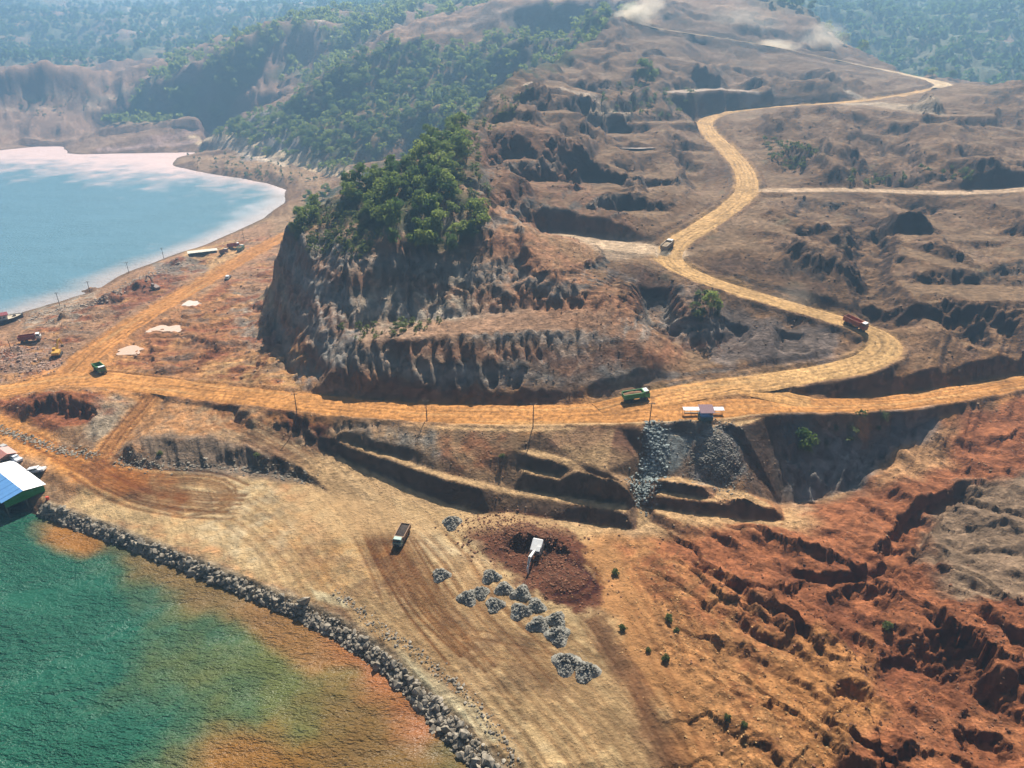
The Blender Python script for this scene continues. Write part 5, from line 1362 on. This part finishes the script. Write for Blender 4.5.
def slope_debris(n, seed, cond, s0, s1, mat, name, label):
    r_ = np.random.default_rng(seed); i = r_.integers(0, NR, n * 12); j = r_.integers(0, NC, n * 12)
    ok = cond(X[i, j], Y[i, j], ZG[i, j], slope[i, j]) & (roadmask[i, j] < .05) & (np.abs(X[i, j]) < .72 * Y[i, j] + 30)
    i, j = i[ok][:n], j[ok][:n]; s = (s0 + (s1 - s0) * r_.beta(1, 4, len(i))) * np.clip(Y[i, j] / 180, .8, 2.2)
    v, f = stones_mesh(np.stack([X[i, j], Y[i, j], ZG[i, j] + s * .15], 1), s, seed); tag(mesh_np(name, v, f, mat, False), label, kind='stuff')
slope_debris(2600, 51, lambda x, y, z, g_: (y > 178) & (y < 470) & (z > 10) & (g_ > .25) & (x > -95), .12, .6, stone_mat('hill_stone', (.16, .10, .065), .4), 'slope_debris', 'broken rock lying on the mined slopes')
slope_debris(1500, 52, lambda x, y, z, g_: (y > 190) & (y < 420) & (z > 2.5) & (x < -60) & (z < 14), .12, .6, stone_mat('spit_stone', (.22, .14, .09), .5), 'spit_debris', 'broken rock and clods on the lakeside spit')
slope_debris(2500, 53, lambda x, y, z, g_: (y > 130) & (y < 178) & (z > 4.5) & (g_ > .4), .12, .5, stone_mat('bench_stone', (.20, .13, .08), .5), 'bench_debris', 'broken rock on the benches under the main road')
# grey heaps of crushed rock
HEAPS = [(452,524,5.2),(441,576,4.6),(491,578,4.8),(504,590,4.6),(521,594,5.0),(468,599,5.0),(481,594,4.2),(495,606,4.6),(520,612,5.2),(536,607,4.6),(538,626,5.0),(556,621,4.8),(558,637,5.6),(566,664,6.0),(586,672,5.6)]
SPEC = {0: 'grey rock heap between the grey green truck and the dark soil', 1: 'lone grey rock heap between the grey green truck and the heap rows', 13: 'larger grey rock heap of the pair lying apart beyond the heap rows', 14: 'grey rock heap of the pair apart, nearer the brown strip'}
for k_, (px, py, w) in enumerate(HEAPS):
    x, y, z = hit(px, py); r_ = np.random.default_rng(100 + k_); P = []; S = []
    for _ in range(480):
        a = r_.uniform(0, 6.28); d = math.sqrt(r_.uniform(0, 1)); lob = 1 + .22 * math.sin(3 * a + k_)
        xx, yy = x + math.cos(a) * d * w * .40 * lob, y + math.sin(a) * d * w * .40 * lob
        hh = 1.5 * (1 - d ** 1.5) * (1 + .25 * math.sin(5 * a + d * 4)) * w / 5
        s = r_.uniform(.12, .34); P.append((xx, yy, Hgt(xx, yy) + hh + r_.uniform(-.1, .12))); S.append(s)
    v, f = stones_mesh(P, S, 200 + k_)
    c = np.array([x, y, Hgt(x, y)]); n_ = 28                      # solid core under the loose stones
    ring = [[0, 0, 1.15 * w / 5]]; cf = []
    for j in range(1, 4):
        for i in range(n_):
            a = i * 6.2832 / n_; d = j / 3; lob = 1 + .22 * math.sin(3 * a + k_); xx, yy = math.cos(a) * d * w * .5 * lob, math.sin(a) * d * w * .5 * lob
            ring.append([xx, yy, Hgt(x + xx, y + yy) - c[2] + 1.12 * (1 - d ** 1.5) * w / 5 - .35 * (j == 3)])
    for i in range(n_):
        i2 = (i + 1) % n_; cf.append((0, 1 + i, 1 + i2))
        for j in range(2): b0 = 1 + j * n_; cf += [(b0 + i, b0 + n_ + i, b0 + n_ + i2), (b0 + i, b0 + n_ + i2, b0 + i2)]
    v2 = np.concatenate([v - c, np.array(ring)]); f2 = np.concatenate([f, np.array(cf) + len(v)])
    o = mesh_np('rock_heap', v2, f2, M_GRAV, False); o.location = c
    tag(o, SPEC.get(k_, 'low grey heap of crushed rock in the close rows on the tan yard'), 'rock heap', 'heaps of crushed rock tipped on the yard')
# shrubs
SHR = [crown_mesh('shrub', r0, 1.3, .9, .0, 320, .17, mat=M_LEAF2) for _ in range(3)]
def shrub(px, py, s, label):
    x, y, z = hit(px, py); o = link(bpy.data.objects.new('shrub', SHR[random.randrange(3)])); o.location = (x, y, Hgt(x, y) - .05); o.scale = (s * .72,) * 3; o.rotation_euler = (0, 0, random.uniform(0, 6))
    tag(o, label, 'shrub', 'small shrubs on bare soil')
shrub(668, 621, 1.5, 'round green shrub beside dark rock on the ochre apron'); shrub(676, 632, 1.1, 'small shrub just below the round green shrub'); shrub(622, 631, 1.3, 'olive shrub on the pale patch of the apron'); shrub(615, 575, 1.5, 'bright green shrub near the loop track of the digger')
shrub(665, 660, 1.4, 'lone upright shrub in the middle of the ochre apron'); shrub(648, 652, .9, 'tiny shrub beside a white stone on the apron'); shrub(727, 719, 1.0, 'small dull shrub on stony ochre ground'); shrub(744, 727, 1.0, 'dry yellow green shrub on stony ochre ground')
shrub(886, 629, 1.8, 'blue green shrub among the dark red clods'); shrub(502, 458, 1.3, 'green shrub on the reddish wall under the road'); shrub(160, 455, 1.4, 'bright shrub on the low dark bank'); shrub(257, 457, 1.3, 'light green shrub on the bank end beside the ramp')
e = plant_tree(*hit(806, 452)[:2], .95, 'green bush hanging on the grey cliff under the lower road', 'lone trees', 1, 'hanging_bush'); e = plant_tree(*hit(801, 440)[:2], .7, 'smaller green bush on the grey cliff, above the hanging bush', 'lone trees', 2, 'hanging_bush')
for q, (px, py, s, lb) in enumerate([(646, 82, 2.3, 'tall lone tree on the mined slope'), (652, 84, 1.5, 'shorter tree beside the tall lone tree on the mined slope'), (607, 22, 1.7, 'tall tree at the end of the tree line by the dust cloud'), (600, 26, 1.5, 'second tall tree of the line by the dust cloud'), (592, 30, 1.3, 'third tree of the line by the dust cloud'), (710, 312, .9, 'small tree in the dark gully below the haul road'), (232, 128, 1.4, 'dark tree at the tip of the wooded ridge by the bay'), (240, 126, 1.6, 'second dark tree at the tip of the wooded ridge')]):
    plant_tree(*hit(px, py)[:2], s, lb, 'lone trees', q % 6)
for q, (px, py) in enumerate([(815, 18), (832, 38), (850, 48), (870, 58), (890, 62), (905, 66), (925, 74), (940, 78), (960, 80)]):
    x, y, z = hit(px, py); plant_tree(x, y + 14, random.uniform(1.3, 2.2), 'hazy tree standing along the back brow of the mined hilltop', 'trees along the back brow', q % 6)
# ponds
def pond(px, py, rx, ry, c):
    x, y, z = hit(px, py); z = Hgt(x, y); n_ = 40; v = [(0, 0, 0)]
    for i in range(n_):
        a = i * 6.2832 / n_; k_ = 1 + .25 * math.sin(2 * a + px) + .15 * math.sin(5 * a + py); v.append((math.cos(a) * rx * k_, math.sin(a) * ry * k_, 0))
    o = mesh_np('pond', v, [(0, 1 + i, 1 + (i + 1) % n_) for i in range(n_)], vm('milky_pond_%d' % px, c, .12, 0, .08, .5), True); o.location = (x, y, z + .16); tag(o, kind='structure')
pond(165, 330, 5.5, 5.5, (.66, .47, .34)); pond(130, 351, 5.5, 3.6, (.62, .42, .29)); pond(191, 304, 3.8, 4.4, (.68, .55, .44)); pond(641, 148, 9, 3.6, (.62, .52, .46))
# dust behind the trucks
def dust_cloud(c, size, dens, seed):
    bm = bmesh.new(); bmesh.ops.create_icosphere(bm, subdivisions=3, radius=1.0)
    me = bpy.data.meshes.new('dust_cloud'); bm.to_mesh(me); bm.free()
    m = bpy.data.materials.new('dust'); m.use_nodes = True; nt = m.node_tree; nt.nodes.remove(nt.nodes['Principled BSDF']); L = nt.links.new
    pv = nt.nodes.new('ShaderNodeVolumePrincipled'); pv.inputs['Color'].default_value = (.96, .86, .70, 1); pv.inputs['Anisotropy'].default_value = .3
    tc = N(nt, 'ShaderNodeTexCoord'); ln = N(nt, 'ShaderNodeVectorMath', operation='LENGTH'); L(tc.outputs['Object'], ln.inputs[0])
    n = N(nt, 'ShaderNodeTexNoise', Scale=2.2, Detail=5.0, noise_dimensions='4D', W=float(seed)); L(tc.outputs['Object'], n.inputs['Vector'])
    f1 = N(nt, 'ShaderNodeMath', operation='MULTIPLY_ADD'); f1.inputs[1].default_value = 2.2; f1.inputs[2].default_value = -.75; L(n.outputs[0], f1.inputs[0])
    f2 = N(nt, 'ShaderNodeMath', operation='SUBTRACT', use_clamp=True); L(f1.outputs[0], f2.inputs[0]); L(ln.outputs['Value'], f2.inputs[1])
    f0 = N(nt, 'ShaderNodeMath', operation='ADD'); f0.inputs[1].default_value = .55; L(f2.outputs[0], f0.inputs[0])
    f3 = N(nt, 'ShaderNodeMath', operation='SUBTRACT'); f3.inputs[0].default_value = 1.0; L(ln.outputs['Value'], f3.inputs[1])
    f4 = N(nt, 'ShaderNodeMath', operation='ADD'); L(f3.outputs[0], f4.inputs[0]); f5 = N(nt, 'ShaderNodeMath', operation='MULTIPLY_ADD'); f5.inputs[1].default_value = 1.6; f5.inputs[2].default_value = -.85; L(n.outputs[0], f5.inputs[0]); L(f5.outputs[0], f4.inputs[1])
    f6 = N(nt, 'ShaderNodeMath', operation='MULTIPLY', use_clamp=True); f6.inputs[1].default_value = 1.0; L(f4.outputs[0], f6.inputs[0])
    f7 = N(nt, 'ShaderNodeMath', operation='MULTIPLY'); f7.inputs[1].default_value = dens; L(f6.outputs[0], f7.inputs[0]); L(f7.outputs[0], pv.inputs['Density'])
    L(pv.outputs[0], nt.nodes['Material Output'].inputs['Volume']); me.materials.append(m)
    o = link(bpy.data.objects.new('dust_cloud', me)); o.location = c; o.scale = size; tag(o, 'pale dust hanging over the haul road', kind='stuff')
dust_cloud(PY(634, 17, 648), (17, 12, 13), .26, 1); dust_cloud(PY(650, 6, 660), (16, 12, 12), .08, 7); dust_cloud(PY(775, 46, 660), (24, 7, 6), .22, 3); dust_cloud(PY(824, 38, 700), (24, 14, 16), .05, 4); dust_cloud(PY(740, 22, 690), (40, 16, 16), .02, 8); dust_cloud(hit(663, 255), (4, 4, 2.4), .35, 5); dust_cloud(hit(795, 300), (9, 7, 5), .05, 6)
print('small', round(time.time() - T0, 1))
# ------------------------------------------------------------------ the hazy air
def haze():
    bm = bmesh.new()
    x0, x1, y0, y1, z0, z1 = -2400, 2400, -80, 2800, -12, 262
    v = [bm.verts.new(p) for p in ((x0,y0,z0),(x1,y0,z0),(x1,y1,z0),(x0,y1,z0),(x0,y0,z1),(x1,y0,z1),(x1,y1,z1),(x0,y1,z1))]
    for f in ((3,2,1,0),(4,5,6,7),(0,1,5,4),(1,2,6,5),(2,3,7,6),(3,0,4,7)): bm.faces.new([v[k_] for k_ in f])
    me = bpy.data.meshes.new('haze'); bm.to_mesh(me); bm.free()
    m = bpy.data.materials.new('haze_air'); m.use_nodes = True; nt = m.node_tree
    nt.nodes.remove(nt.nodes['Principled BSDF'])
    pv = nt.nodes.new('ShaderNodeVolumePrincipled')
    pv.inputs['Color'].default_value = (.38, .68, 1.0, 1); pv.inputs['Density'].default_value = .00034
    pv.inputs['Anisotropy'].default_value = .4
    nt.links.new(pv.outputs[0], nt.nodes['Material Output'].inputs['Volume'])
    me.materials.append(m)
    o = link(bpy.data.objects.new('haze', me)); tag(o, kind='stuff')
haze()
print('done', round(time.time() - T0, 1))
